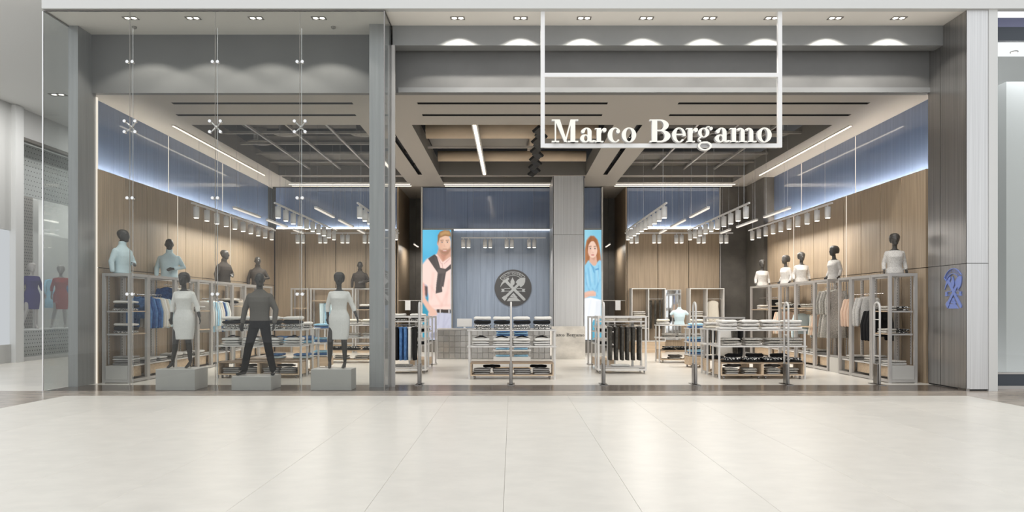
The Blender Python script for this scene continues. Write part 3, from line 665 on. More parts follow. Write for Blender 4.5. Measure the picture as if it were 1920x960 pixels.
p.line((180, 265), (185, 305), 4, (205, 150, 140), 1); p.line((150, 222), (175, 275), 4, (215, 165, 155), 1); p.line((235, 235), (192, 275), 4, (215, 165, 155), 1)
p.poly([(83, 236), (128, 206), (146, 222), (168, 300), (203, 308), (243, 272), (243, 306), (208, 330), (196, 400), (190, 436), (180, 430), (182, 468), (136, 480), (140, 420), (150, 335), (120, 292)], (72, 62, 62), 1)
p.poly([(150, 310), (200, 312), (205, 335), (152, 345)], (92, 82, 80), 2); p.line((165, 340), (155, 460), 5, (50, 42, 42), 2); p.line((130, 220), (155, 300), 5, (98, 88, 86), 2, .8); p.line((190, 330), (170, 430), 4, (100, 90, 88), 2, .8)
p.ell(197, 133, 44, 74, (238, 196, 170), 1); p.ell(172, 135, 14, 50, (222, 170, 142), 5, .6); p.ell(152, 130, 6, 16, (222, 168, 145), 1)
p.poly([(156, 150), (165, 172), (180, 178), (215, 176), (232, 165), (240, 140), (238, 178), (222, 205), (200, 212), (175, 203), (160, 180)], (150, 100, 72), 3, .8)
p.ell(199, 183, 16, 5, (205, 130, 118), 1); p.ell(199, 181, 12, 2, (245, 235, 228), 1); p.line((183, 170), (216, 170), 5, (160, 108, 80), 2, .8)
p.ell(198, 148, 9, 12, (225, 175, 150), 3, .8); p.line((202, 118), (206, 150), 3, (248, 214, 192), 2)
for ex in (180, 217): p.ell(ex, 123, 10, 5, (205, 152, 128), 2, .7); p.ell(ex, 123, 7.5, 3, (226, 216, 210), 0); p.ell(ex, 123, 3.6, 3.2, (58, 62, 66), 0); p.line((ex-9, 119), (ex+9, 119), 2, (110, 72, 52), 0); p.line((ex-12, 111), (ex+11, 108), 4.5, (112, 78, 50), 1)
p.poly([(150, 135), (150, 75), (165, 50), (195, 38), (230, 40), (242, 60), (243, 110), (236, 84), (200, 78), (165, 92), (158, 118)], (150, 108, 66), 1)
p.poly([(165, 60), (200, 44), (232, 50), (236, 74), (200, 68), (168, 82)], (202, 160, 108), 3, .8)
p.poly([(85, 612), (243, 612), (243, 800), (85, 800)], (198, 198, 216), 1); p.poly([(143, 588), (243, 590), (243, 616), (143, 612)], (45, 28, 22), 1); p.poly([(163, 589), (172, 589), (172, 615), (163, 615)], (205, 195, 190), 0); p.poly([(222, 588), (236, 588), (236, 616), (222, 616)], (170, 165, 165), 0)
p.poly([(95, 600), (140, 600), (150, 628), (110, 640), (85, 630)], (235, 190, 170), 2)
for q in (((160, 620), (150, 700)), ((200, 620), (180, 760)), ((230, 640), (190, 720)), ((110, 650), (140, 700)), ((100, 720), (200, 740)), ((225, 700), (215, 800))): p.line(*q, 6, (160, 160, 184), 3, .6)
p.poly([(100, 755), (135, 745), (165, 760), (130, 790), (100, 785)], (60, 62, 80), 3, .6)
man = p.a
# woman in a pale blue blouse and white trousers
p = Painter(100, 460, 33, 37, 160, 798, (150, 210, 230))
p.ell(140, 60, 60, 80, (120, 196, 224), 20, .8); p.poly([(88, 640), (160, 640), (160, 798), (88, 798)], (70, 170, 200), 2)
p.poly([(36, 285), (36, 170), (48, 110), (75, 78), (105, 78), (132, 105), (150, 170), (160, 260), (160, 330), (120, 250), (60, 250)], (168, 104, 58), 2)
for q in (((50, 120), (42, 270)), ((138, 130), (150, 250)), ((60, 90), (50, 180)), ((128, 110), (140, 200))): p.line(*q, 6, (205, 140, 84), 3, .7)
p.line((85, 80), (60, 140), 6, (110, 62, 34), 3, .7)
p.poly([(74, 215), (122, 215), (130, 285), (66, 285)], (225, 176, 152), 1); p.poly([(78, 222), (118, 222), (104, 250)], (196, 142, 118), 3, .7)
p.ell(94, 173, 36, 58, (243, 205, 184), 1); p.ell(72, 180, 12, 38, (228, 178, 154), 5, .6)
p.poly([(48, 170), (54, 118), (78, 92), (90, 90), (80, 118), (64, 140), (56, 190)], (150, 90, 48), 2); p.poly([(90, 90), (118, 98), (132, 130), (134, 190), (124, 150), (108, 120)], (158, 96, 52), 2)
for ex in (77, 112): p.ell(ex, 167, 9, 6, (214, 160, 138), 2, .7); p.ell(ex, 167, 7, 3.4, (232, 224, 220), 0); p.ell(ex, 167, 3.8, 3.6, (54, 40, 36), 0); p.line((ex-11, 153), (ex+10, 150), 4, (84, 54, 40), 1); p.line((ex-8, 163), (ex+8, 163), 2.4, (50, 34, 30), 0)
p.line((98, 165), (101, 190), 3, (250, 222, 205), 2); p.ell(96, 195, 8, 4, (222, 170, 150), 2, .8); p.ell(95, 211, 13, 4.5, (205, 110, 108), 1); p.ell(95, 209, 12, 1, (160, 80, 80), 0)
p.poly([(33, 300), (45, 275), (75, 262), (108, 300), (135, 255), (150, 245), (160, 255), (160, 525), (120, 520), (80, 505), (33, 515)], (142, 205, 234), 2)
for q in (((60, 300), (80, 430)), ((108, 300), (112, 420)), ((140, 280), (130, 470)), ((45, 400), (75, 470)), ((150, 380), (105, 480)), ((90, 440), (130, 500)), ((40, 330), (50, 420))): p.line(*q, 6, (82, 160, 206), 3, .75)
for q in (((75, 290), (90, 400)), ((125, 300), (140, 400)), ((50, 350), (62, 440))): p.line(*q, 6, (190, 230, 246), 4, .7)
p.poly([(70, 262), (105, 298), (112, 340), (100, 330), (90, 300)], (92, 168, 210), 1); p.poly([(112, 308), (140, 300), (142, 312), (116, 318)], (74, 150, 200), 1)
p.poly([(33, 470), (60, 462), (100, 458), (120, 470), (118, 495), (70, 498), (33, 512)], (236, 188, 164), 2); p.line((40, 492), (110, 485), 4, (205, 150, 126), 2, .6)
p.poly([(33, 512), (80, 505), (158, 522), (150, 640), (100, 660), (88, 690), (84, 798), (33, 798)], (246, 248, 250), 1); p.poly([(120, 530), (158, 525), (155, 640), (118, 690)], (236, 240, 245), 2)
for q in (((80, 520), (60, 640)), ((130, 540), (105, 660)), ((50, 640), (48, 790))): p.line(*q, 5, (214, 222, 232), 4, .6)
woman = p.a
def poster(name, label, img, x0, x1, z0, z1, Y):
    h, w_, _ = img.shape
    t = thing(name, label, 'poster', ((x0+x1)/2, Y, z0))
    hw = (x1-x0)/2
    ob('lightbox', MB().box(-hw-0.02, hw+0.02, 0.002, 0.16, -0.02, z1-z0+0.02), 'frame_grey', t)
    us = np.linspace(-hw, hw, w_); vs_ = np.linspace(z1-z0, 0, h); U, V = np.meshgrid(us, vs_)
    co = np.stack([U.ravel(), np.zeros(U.size), V.ravel()], 1)
    idx = np.arange(w_*h).reshape(h, w_); f = np.stack([idx[:-1, :-1].ravel(), idx[1:, :-1].ravel(), idx[1:, 1:].ravel(), idx[:-1, 1:].ravel()], 1)
    me = bpy.data.meshes.new('print'); me.from_pydata(co.tolist(), [], f.tolist()); me.materials.append(M['lightbox_print'])
    at = me.color_attributes.new('print', 'FLOAT_COLOR', 'POINT'); rgba = np.ones((w_*h, 4)); rgba[:, :3] = img.reshape(-1, 3); at.data.foreach_set('color', rgba.ravel())
    o = link('print', me, t); return t
YP = YB-0.07
poster('lightbox_poster', 'tall backlit poster of a bearded man in pink polo shirt', man, XP(792.5, YP), XP(846, YP), ZP(637, YP), ZP(431, YP), YP)
poster('lightbox_poster', 'tall backlit poster of a long-haired woman in pale blue blouse', woman, XP(1096, YP), XP(1127.5, YP), ZP(637, YP), ZP(431, YP), YP)

# ================================================================== CASH DESK
YC = 21.8
ct = thing('cash_counter', 'long cash counter faced with square grey glossy tiles', 'counter', (-0.49, YC, 0))
x0, x1 = -2.18+0.49, 1.12+0.49
bx('body', 'frame_grey', ct, x0, x1, 0.012, 0.7, 0, 0.85); bx('worktop', 'frame_grey', ct, x0-0.01, x1, -0.01, 0.72, 0.851, 0.885)
bx('edge_frame', 'frame_grey', ct, x0-0.012, x0+0.012, -0.008, 0.0115, 0, 0.85)
nx = 20; tw = (x1-x0-0.03)/nx; me = MB().bevbox(0.003, tw-0.003, -0.006, 0.0115, 0.003, 0.163, 0.005).mesh('tile', 'counter_tile')
for i in range(nx):
    for j in range(5): link('tile', me, ct, (x0+0.02+i*tw, 0, 0.012+j*0.167))
mp = thing('marble_desk', 'pale veined marble desk front lettered Marco Bergamo', 'desk', (XP(1068, YC), YC-0.05, 0))
hw = (XP(1097, YC)-XP(1034, YC))/2; cx = XP(1065.5, YC)-XP(1068, YC)
bx('marble_slab', 'marble', mp, cx-hw, cx+hw, 0, 0.05, 0, 0.955, bev=0.004); bx('body', 'marble', mp, cx-hw+0.02, cx+hw-0.02, 0.0505, 0.75, 0, 0.94)
bx('light_strip', 'led_soft', mp, cx-hw-0.035, cx-hw-0.005, 0.0, 0.03, 0.1, 0.85)
cap2 = 7.2*YC/F; q = 407.0/9.0 
xs0 = XP(1035.0, YC)-XP(1068, YC); k2 = (XP(1095.5, YC)-XP(1035.0, YC))/(1768-97.0)
for ch, c in SIGN:
    X0 = xs0+(c-97)*k2; mb = MB(); cs = k2*171
    for poly in G[ch][1]: mb.prism(poly, lambda u, v, d: (X0+u*cs, -0.0005-d, 0.66+v*cs), 0.004)
    ob('letter', mb, 'text_dark', mp)
mn = thing('monitor', 'white monitor seen from behind on the cash counter', 'monitor', (XP(871, YC+0.25), YC+0.25, 0.885))
bx('screen', 'screen_white', mn, -0.22, 0.22, 0, 0.03, 0.05, 0.29, bev=0.006); bx('foot', 'steel', mn, -0.08, 0.08, -0.03, 0.12, 0, 0.012); bx('neck', 'steel', mn, -0.03, 0.03, 0.031, 0.05, 0.012, 0.15)

# ================================================================== SECURITY GATES
GATE_X = [-1.78, -0.02, 1.76, 3.52, 5.29, 7.04]
gl = ['beside the window post, first from left', 'before the middle display table, second from left', 'before the trouser rack, third from left', 'third from the right wall', 'before the right display table', 'rightmost, before the wall shelves']
g0 = None
for gx, q in zip(GATE_X, gl):
    if g0 is None:
        t = g0 = thing('security_gate', '', 'security gate', (gx, 14.40, 0.002), 0, 'anti-theft gates across the entrance')
        pts = [(0, -0.11, 0.02), (0, -0.11, 1.48)] + [(0, -0.11*math.cos(a), 1.48+0.10*math.sin(a)) for a in [PI*k/8 for k in range(1, 8)]] + [(0, 0.11, 1.48), (0, 0.11, 0.02)]
        ob('loop_tube', MB().tube(pts, 0.019, 10, False, side=(1, 0, 0)), 'frame_white', t, True)
        for z in (0.55, 0.95, 1.25): ob('rung', MB().tube([(0, -0.1, z), (0, 0.1, z)], 0.009, 8, False), 'frame_white', t)
        bx('base_cover', 'chrome_dark', t, -0.035, 0.035, -0.085, 0.085, 0.014, 0.40, bev=0.006); bx('foot_plate', 'chrome_dark', t, -0.07, 0.07, -0.22, 0.22, 0, 0.012)
    else: t = dup(g0, (gx, 14.40, 0.002))
    t['label'] = 'slim white looped security gate ' + q
# ================================================================== MANNEQUINS
def remesh(mb, m, voxel=0.008, sm=4):
    me = mb.mesh('tmp', m); o = bpy.data.objects.new('tmp', me); C.objects.link(o)
    r = o.modifiers.new('r', 'REMESH'); r.mode = 'VOXEL'; r.voxel_size = voxel; r.use_smooth_shade = True
    s = o.modifiers.new('s', 'SMOOTH'); s.iterations = sm; s.factor = 0.5
    dg = bpy.context.evaluated_depsgraph_get(); out = bpy.data.meshes.new_from_object(o.evaluated_get(dg))
    bpy.data.objects.remove(o); bpy.data.meshes.remove(me)
    out.materials.clear(); out.materials.append(M[m]); out.polygons.foreach_set('use_smooth', [True]*len(out.polygons)); return out
def hand(mb, w, d, n, thumb_side, s=1.0, curl=0.35):
    w, d, n = Vector(w), Vector(d).normalized(), Vector(n); n = (n-d*n.dot(d)).normalized(); q = d.cross(n)*thumb_side
    mb.tube([w-d*0.02*s, w+d*0.03*s, w+d*0.085*s], [(0.024*s, 0.02*s), (0.034*s, 0.016*s), (0.038*s, 0.013*s)], 12, True, side=q)
    for off, L in ((0.029, 0.064), (0.010, 0.074), (-0.010, 0.069), (-0.029, 0.054)):
        b = w+d*0.085*s+q*off*s; k1 = (d+n*curl*0.6).normalized(); k2 = (d+n*curl*2.2).normalized()
        mb.tube([b-d*0.01*s, b+k1*L*0.5*s, b+k1*L*0.5*s+k2*L*0.5*s], [0.0098*s, 0.0092*s, 0.0078*s], 8)
    b = w+d*0.03*s+q*0.03*s; k = (d*0.75+q*0.6+n*0.25).normalized()
    mb.tube([b-q*0.012*s, b+k*0.035*s, b+k*0.035*s+(d+n*0.3).normalized()*0.032*s], [0.0125*s, 0.0108*s, 0.0088*s], 8)
def head(mb, z, female, turn=0.0, lean=0.0):
    c, sn = math.cos(turn), math.sin(turn)
    base = len(mb.v); K = (1.10, 1.04) if female else (1.13, 1.10)
    hd = [(-0.115, -0.062, .022, .026), (-0.105, -0.058, .036, .042), (-0.085, -0.046, .05, .06), (-0.05, -0.028, .061, .084), (-0.01, -0.016, .069, .096), (0.03, -0.008, .074, .102), (0.06, -0.004, .071, .098), (0.09, 0.0, .056, .078), (0.107, 0.004, .036, .05), (0.115, 0.006, .014, .02)]
    mb.loft([(z+a, 0, b, rx, ry) for a, b, rx, ry in hd], 20)
    mb.tube([(0, -0.105, z+0.02), (0, -0.125, z-0.022), (0, -0.112, z-0.036)], [0.008, 0.013, 0.014], 8)
    mb.tube([(-0.05, -0.078, z+0.026), (0, -0.1, z+0.03), (0.05, -0.078, z+0.026)], 0.011, 8)
    mb.tube([(-0.02, -0.09, z-0.064), (0, -0.1, z-0.062), (0.02, -0.09, z-0.064)], 0.008, 8)
    for s in (-1, 1): mb.tube([(s*0.07, 0.0, z+0.014), (s*0.078, 0.008, z-0.012), (s*0.068, 0.004, z-0.036)], [0.012, 0.011, 0.008], 8)
    if female:   # short cropped hair volume
        mb.loft([(z-0.06, 0, 0.04, .066, .066), (z-0.02, 0, 0.03, .086, .09), (z+0.03, 0, 0.016, .094, .108), (z+0.07, 0, 0.008, .09, .108), (z+0.105, 0, 0.006, .068, .085), (z+0.125, 0, 0.006, .034, .045)], 20)
    for i in range(base, len(mb.v)):
        x, y, zz = mb.v[i]; x *= K[0]; y *= K[0]; zz = z-.1+(zz-z+.1)*K[1]; mb.v[i] = (x*c-y*sn, x*sn+y*c+lean, zz)
def female(name, label, loc, rotz, pose, dress='f_dress', skin='mannequin', bust=False, turn=0.0, group=None, scale=1.0, headless=False):
    B = MB(); D = MB(); zc = 0.95
    tor = [(.80, .13, .09, 0), (.86, .168, .112, 0), (.93, .178, .118, .005), (1.0, .158, .102, 0), (1.08, .122, .086, 0), (1.15, .124, .088, -.005), (1.23, .138, .10, -.014), (1.29, .144, .112, -.024), (1.35, .15, .094, -.012), (1.385, .150, .076, 0), (1.415, .122, .062, 0), (1.45, .06, .05, 0)]
    if bust: tor = [(zc, .165, .11, 0)]+[r for r in tor if r[0] > zc]
    B.loft([(z, 0, cy, rx, ry) for z, rx, ry, cy in tor], 24, 2.2)
    B.tube([(0, 0.005, 1.41), (0, -0.005, 1.49), (0, -0.012, 1.545)], [0.058, 0.045, 0.048], 14)
    if not headless: head(B, 1.645, True, turn)
    if not bust:
        for hip, knee, ank, toe in pose['legs']:
            B.tube([hip, ((hip[0]*.5+knee[0]*.5), (hip[1]+knee[1])/2-.01, (hip[2]+knee[2])/2), knee, (knee[0]*.6+ank[0]*.4, knee[1]*.6+ank[1]*.4+.015, knee[2]*.6+ank[2]*.4), ank], [.085, .074, .053, .05, .033], 16)
            B.tube([(ank[0], ank[1]+.01, ank[2]+.01), (ank[0], ank[1]+.012, ank[2]-.05)], [.032, .028], 10)
            B.tube([(ank[0], ank[1]+.015, ank[2]-.045), ((ank[0]+toe[0])/2, (ank[1]+toe[1])/2, .048), toe], [(.03, .03), (.036, .026), (.03, .018)], 12, side=(1, 0, 0))
            B.tube([(ank[0], ank[1]+.03, ank[2]-.05), (ank[0], ank[1]+.034, .012)], [.014, .011], 8)
        D.loft([(.53, 0, -.0, .165, .12), (.60, 0, 0, .176, .125), (.70, 0, 0, .188, .13), (.80, 0, 0, .194, .134), (.88, 0, 0, .196, .136), (.94, 0, .004, .192, .134), (1.0, 0, 0, .172, .116)] +
               [(z, 0, cy, rx+.014, ry+.014) for z, rx, ry, cy in tor if 1.04 < z < 1.41] + [(1.425, 0, 0, .118, .066)], 28, 2.2)
    else:
        D.loft([(zc+.001, 0, 0, .182, .125)]+[(z, 0, cy, rx+.014, ry+.014) for z, rx, ry, cy in tor if zc+.02 < z < 1.41]+[(1.425, 0, 0, .118, .066)], 28, 2.2)
    for sh, el, wr, hn, ts in pose['arms']:
        B.tube([sh, el, wr], [.034, .032, .024], 12)
        dd = Vector(wr)-Vector(el)
        if not headless or True: hand(B, wr, dd, hn, ts, 0.95)
        e2 = Vector(el)+(Vector(wr)-Vector(el))*pose.get('sleeve', 0.42)
        D.tube([(sh[0]*.97, sh[1], sh[2]), el, tuple(e2)], [.051, .044, .040], 14, True)
    t = thing(name, label, 'mannequin', loc, rotz, group); t.scale = (scale,)*3
    off = Vector((0, 0, zc if bust else 0))
    for nm, mb, m in (('body', B, skin), ('lace_top' if bust else 'dress', D, dress)):
        mb.v = [tuple(Vector(v)-off) for v in mb.v]
        me = remesh(mb, m, 0.0075 if nm == 'body' else 0.009, 3 if nm == 'body' else 5)
        if bust:
            for v in me.vertices:
                if v.co.z < 0.0: v.co.z = 0.0
        link(nm, me, t)
    return t
FA = {'legs': [((-.09, 0, .84), (-.135, -.04, .50), (-.215, .02, .15), (-.235, -.13, .02)), ((.085, 0, .84), (.09, -.02, .50), (.105, .02, .15), (.10, -.14, .02))],
      'arms': [((-.155, 0, 1.372), (-.225, .02, 1.14), (-.225, -.02, .94), (0.3, -.2, 0), 1), ((.155, 0, 1.372), (.235, .03, 1.14), (.29, -.01, .95), (-.5, -.3, 0), -1)]}
FB = {'legs': [((-.09, 0, .84), (-.15, -.06, .50), (-.19, .05, .15), (-.155, -.09, .02)), ((.085, 0, .84), (.095, -.02, .50), (.10, .02, .15), (.10, -.14, .02))],
      'arms': [((-.155, 0, 1.372), (-.22, .02, 1.14), (-.205, -.03, .94), (0.3, -.2, 0), 1), ((.155, 0, 1.372), (.24, .04, 1.15), (.315, 0, .97), (-.5, -.3, 0), -1)]}
FC = {'legs': [], 'sleeve': .82, 'arms': [((-.148, 0, 1.37), (-.195, .035, 1.17), (-.205, -.03, 1.03), (0.4, -.2, 0), 1), ((.148, 0, 1.37), (.195, .035, 1.17), (.205, -.03, 1.03), (-.4, -.2, 0), -1)]}
def male(name, label, loc, rotz, pose, top='f_dkgrey', skin='mannequin', bust=False, turn=0.0, group=None, scale=1.0, turtle=False, bottoms='f_black'):
    B = MB(); D = MB(); Pn = MB(); S = MB(); zc = 1.0
    tor = [(.86, .13, .10, 0), (.92, .165, .12, 0), (1.0, .168, .12, 0), (1.08, .155, .11, 0), (1.16, .155, .11, 0), (1.25, .17, .12, -.008), (1.34, .185, .128, -.014), (1.42, .192, .118, -.008), (1.47, .172, .092, 0), (1.51, .125, .074, .005), (1.55, .07, .06, .005)]
    if bust: tor = [(zc, .168, .12, 0)]+[r for r in tor if r[0] > zc]
    B.loft([(z, 0, cy, rx, ry) for z, rx, ry, cy in tor], 24, 2.3)
    B.tube([(0, 0.01, 1.50), (0, 0, 1.58), (0, -0.008, 1.65)], [0.072, 0.058, 0.058], 14)
    head(B, 1.735, False, turn)
    D.loft([(zc+.001 if bust else .99, 0, 0, .184, .136)]+[(z, 0, cy, rx+.016, ry+.016) for z, rx, ry, cy in tor if 1.03 < z < 1.5]+[(1.52, 0, .004, .118, .08), (1.555, 0, .005, .08, .07)], 28, 2.3)
    if turtle: D.loft([(1.53, 0, .006, .078, .074), (1.57, 0, .003, .074, .071), (1.635, 0, -.004, .073, .07)], 20)
    else: D.loft([(1.53, 0, .006, .078, .074), (1.565, 0, .003, .073, .07)], 20)
    for sh, el, wr, hn, ts in pose['arms']:
        B.tube([sh, el, wr], [.042, .04, .03], 12); 
        if ts: hand(B, wr, Vector(wr)-Vector(el), hn, ts, 1.1)
        e2 = Vector(el)+(Vector(wr)-Vector(el))*.93
        D.tube([(sh[0]*.97, sh[1], sh[2]), el, tuple(e2)], [.064, .054, .043], 14, True)
    if not bust:
        Pn.loft([(.86, 0, 0, .17, .125), (.93, 0, 0, .182, .135), (1.0, 0, 0, .176, .13), (1.03, 0, 0, .172, .126)], 24, 2.3)
        for hip, knee, ank, toe in pose['legs']:
            Pn.tube([hip, knee, (ank[0], ank[1], ank[2]-.03)], [.098, .072, .062], 16, False)
            B.tube([hip, knee, ank], [.08, .055, .04], 12)
            S.tube([(ank[0], ank[1]+.035, .045), ((ank[0]*.6+toe[0]*.4), ank[1]-.06, .045), toe], [(.04, .04), (.046, .036), (.038, .028)], 12, side=(1, 0, 0))
            S.tube([(ank[0], ank[1]+.01, .05), (ank[0], ank[1], .11)], [.045, .042], 12)
    t = thing(name, label, 'mannequin', loc, rotz, group); t.scale = (scale,)*3
    off = Vector((0, 0, zc if bust else 0))
    for nm, mb, m in (('body', B, skin), ('sweater', D, top), ('trousers', Pn, bottoms), ('shoes', S, 'shoe_black')):
        if not mb.v: continue
        mb.v = [tuple(Vector(v)-off) for v in mb.v]
        me = remesh(mb, m, 0.008 if nm == 'body' else 0.010, 3 if nm == 'body' else 4)
        for v in me.vertices:
            if v.co.z < 0.0: v.co.z = 0.0
        if nm == 'shoes':
            for s, side in ((-1, 'left'), (1, 'right')):
                bm = bmesh.new(); bm.from_mesh(me); bmesh.ops.delete(bm, geom=[v for v in bm.verts if v.co.x*s < 0], context='VERTS'); m2 = bpy.data.meshes.new('shoe'); bm.to_mesh(m2); bm.free(); m2.materials.append(M['shoe_black']); link('shoe', m2, t)
        else: link(nm, me, t)
    return t
MA = {'legs': [((-.09, 0, .92), (-.20, -.02, .50), (-.295, .02, .11), (-.345, -.16, .03)), ((.09, 0, .92), (.165, -.02, .50), (.235, .03, .11), (.285, -.15, .03))],
      'arms': [((-.185, .005, 1.435), (-.285, .03, 1.19), (-.31, -.01, .96), (0.4, -.3, 0), 1), ((.185, .005, 1.435), (.285, .03, 1.19), (.275, -.02, .96), (-.4, -.3, 0), -1)]}
MC = {'legs': [], 'arms': [((-.185, .005, 1.435), (-.26, .03, 1.22), (-.265, 0, 1.04), (0.4, -.3, 0), 0), ((.185, .005, 1.435), (.30, .0, 1.235), (.13, -.16, 1.20), (0, .3, -.2), -1)]}

# plinths and window figures
def plinth(label, px0, px1, h, d):
    x0, x1 = XP(px0, 13.36), XP(px1, 13.36)
    o = ob('display_plinth', MB().bevbox(-(x1-x0)/2, (x1-x0)/2, 0, d, 0, h, 0.004), 'plinth_grey', None, False, ((x0+x1)/2, 13.36, 0.002)); return tag(o, label, 'plinth', 'plinths in the shop window')
plinth('grey display plinth under the leftmost mannequin in the window', 291.5, 365, 0.375, 0.58)
plinth('low grey display plinth under the male mannequin in the window', 434, 508, 0.245, 0.58)
plinth('grey display plinth under the mannequin nearest the pillar', 582.5, 658.5, 0.375, 0.42)
female('female_mannequin', 'female mannequin in white dress on the leftmost window plinth', (XP(345, 13.66), 13.66, 0.379), 0.0, FA, turn=0.0, scale=0.985, group='mannequins in the shop window')
male('male_mannequin', 'bald male mannequin in grey sweater and black trousers in the window', (XP(487, 13.66), 13.66, 0.249), 0.0, MA, turn=0.35, scale=1.0, top='f_slate', group='mannequins in the shop window')
female('female_mannequin', 'female mannequin in white dress on the plinth beside the pillar', (XP(636, 13.6), 13.6, 0.379), 0.0, FB, turn=0.1, scale=0.985, group='mannequins in the shop window')

# half figures standing on the wall racks (the racks' tops are at z = 2.16)
ZR = 2.162
fb = [(7.66, 14.95, -0.25, 0.0, 'nearest the entrance, in white lace top'), (7.7, 17.85, -1.25, 0.0, 'in profile above the long dresses'), (7.7, 19.87, -0.1, -0.5, 'third from the entrance, facing out'),
      (7.7, 21.0, -1.2, 0.0, 'fourth from the entrance, in profile'), (7.66, 22.85, -0.1, 0.1, 'farthest back before the dark wall')]
f0 = {}
for i, (x, y, rz, tn, q) in enumerate(fb):
    key = tn
    lab = 'female half mannequin on right wall rack ' + q
    if 0.0 in f0: t = dup(f0[0.0], (x, y, ZR), rz, lab)
    else: t = f0[0.0] = female('female_bust', lab, (x, y, ZR), rz, FC, 'f_lace', bust=True, group='female half mannequins on the right wall racks', scale=0.98)
b0 = male('male_bust', 'bald half mannequin in pale blue turtleneck at the left rack front, in profile', (-7.80, 14.95, ZR), 1.35, MC, 'f_paleblue', bust=True, turn=0.25, turtle=True, group='male half mannequins on the left racks', scale=1.02)
dup(b0, (-7.78, 16.95, ZR), 0.25, 'half mannequin in pale blue turtleneck with bent arm, second on the left rack')
def recolour(root, part, m):
    for ch in root.children:
        if ch.name.startswith(part): ch.data = ch.data.copy(); ch.data.materials.clear(); ch.data.materials.append(M[m])
b1 = dup(b0, (-7.75, 20.1, ZR), 1.2, 'half mannequin in dark taupe sweater seen in profile, third on the left rack'); recolour(b1, 'sweater', 'f_taupe')
b2 = dup(b1, (-7.75, 22.75, ZR), 0.25, 'half mannequin in dark taupe sweater facing out at the left rack end')
b3 = dup(b1, (XP(675, 25.0), 25.0, ZR), 0.0, 'half mannequin in dark sweater on the back wall rack')
# ================================================================== FOLDED CLOTHES
_slab = {}
def slab(m, w, d, h, var):
    key = (m, round(w, 2), round(d, 2), round(h, 3), var)
    if key in _slab: return _slab[key]
    rnd = random.Random(var*13+5); nu, nv = 22, 8; mb = MB(); vs_ = []
    pw = lambda c, e: math.copysign(abs(c)**e, c)
    ph = [rnd.uniform(0, 6) for _ in range(6)]
    for j in range(nv+1):
        b = -PI/2+PI*j/nv; cb_, sb = pw(math.cos(b), 0.38), pw(math.sin(b), 0.5)
        for i in range(nu):
            a = 2*PI*i/nu; ca, sa = pw(math.cos(a), 0.25), pw(math.sin(a), 0.25)
            k = 0.95+0.035*math.sin(3*a+ph[0])+0.02*math.sin(5*a+ph[1]+2*b)
            x, y = 0.5*w*ca*cb_*k, 0.5*d*sa*cb_*k
            sag = 0.10*h*math.sin(7*x/w+ph[2])*math.cos(5*y/d+ph[3])+0.06*h*math.sin(15*x/w+ph[4])
            vs_.append((x, y, min(h, 0.5*h+0.5*h*sb+(sag-.12*h if j > nv/2 else 0))))
    fs_ = [(j*nu+i, j*nu+(i+1) % nu, (j+1)*nu+(i+1) % nu, (j+1)*nu+i) for j in range(nv) for i in range(nu)]
    me = mb.add(vs_, fs_).mesh('folded_garment', m, True); _slab[key] = me; return me
ADJ = {'f_white': 'white', 'f_cream': 'cream', 'f_black': 'black', 'f_grey': 'grey', 'f_dkgrey': 'charcoal', 'f_ltgrey': 'pale grey', 'f_denim': 'denim blue', 'f_aqua': 'light blue', 'f_print': 'monochrome print', 'f_speckle': 'speckled', 'f_zig': 'black zigzag', 'f_greyprint': 'grey patterned', 'f_navy': 'navy', 'f_paleblue': 'pale blue', 'f_peach': 'peach', 'f_lace': 'pale lace'}
NOUN = {'f_denim': 'jeans', 'f_aqua': 'jeans', 'f_navy': 'jeans'}
def stack(x, y, z, layers, where, w=0.36, d=0.30, group='folded clothes', bow=False, jit=0.012):
    n = len(layers); zz = z+0.001
    for i in range(n-1, -1, -1):
        m, h = layers[i]
        if i == n-1: zz = z+0.001
        pos = 'uppermost' if i == 0 else ('lowest' if i == n-1 else ORD[i])
        if n == 1: pos = 'single'
        o = link('folded_garment', slab(m, w, d, h, random.randint(0, 3)), None, (x+random.uniform(-jit, jit), y+random.uniform(-jit, jit), zz), random.choice((0, PI))+random.uniform(-.06, .06))
        tag(o, '%s %s folded %s, %s' % (pos, ADJ[m], NOUN.get(m, 'top'), where), 'clothing', group)
        if bow and i == 0:
            mb = MB(); zt = h*1.02
            mb.tube([(-.13, -.06, zt-.006), (-.05, -.04, zt+.012), (0, -.05, zt+.022), (.05, -.04, zt+.014), (.12, -.07, zt-.004)], [.008, .012, .016, .012, .008], 6)
            mb.tube([(0, -.05, zt+.022), (-.035, -.01, zt+.036), (.04, 0, zt+.030), (0.01, -.05, zt+.022)], .010, 6)
            ob('bow', mb, 'f_black', o, True)
        zz += h*1.0+.0006
    return zz
# crumpled piece lying on stacks
def crumple(x, y, z, m, w, d, h, label):
    rnd = random.Random(int(x*100)); mb = MB(); rings = []
    nu, nv = 26, 9; vs_ = []; ph = [rnd.uniform(0, 6) for _ in range(6)]
    for j in range(nv+1):
        b = -PI/2+PI*j/nv
        for i in range(nu):
            a = 2*PI*i/nu; k = 1+.10*math.sin(3*a+ph[0])+.08*math.sin(7*a+ph[1])+.05*math.sin(11*a+ph[2])
            s = abs(math.sin(b))**0.7*math.copysign(1, math.sin(b))
            vs_.append((.5*w*math.cos(a)*math.cos(b)**.6*k, .5*d*math.sin(a)*math.cos(b)**.6*k, max(0, .5*h+.5*h*s*(1+.35*math.sin(4*a+ph[3])*math.cos(b)))))
    mb.add(vs_, [(j*nu+i, j*nu+(i+1) % nu, (j+1)*nu+(i+1) % nu, (j+1)*nu+i) for j in range(nv) for i in range(nu)])
    return tag(ob('crumpled_garment', mb, m, None, True, (x, y, z+.001)), label, 'clothing', 'loosely folded garments')

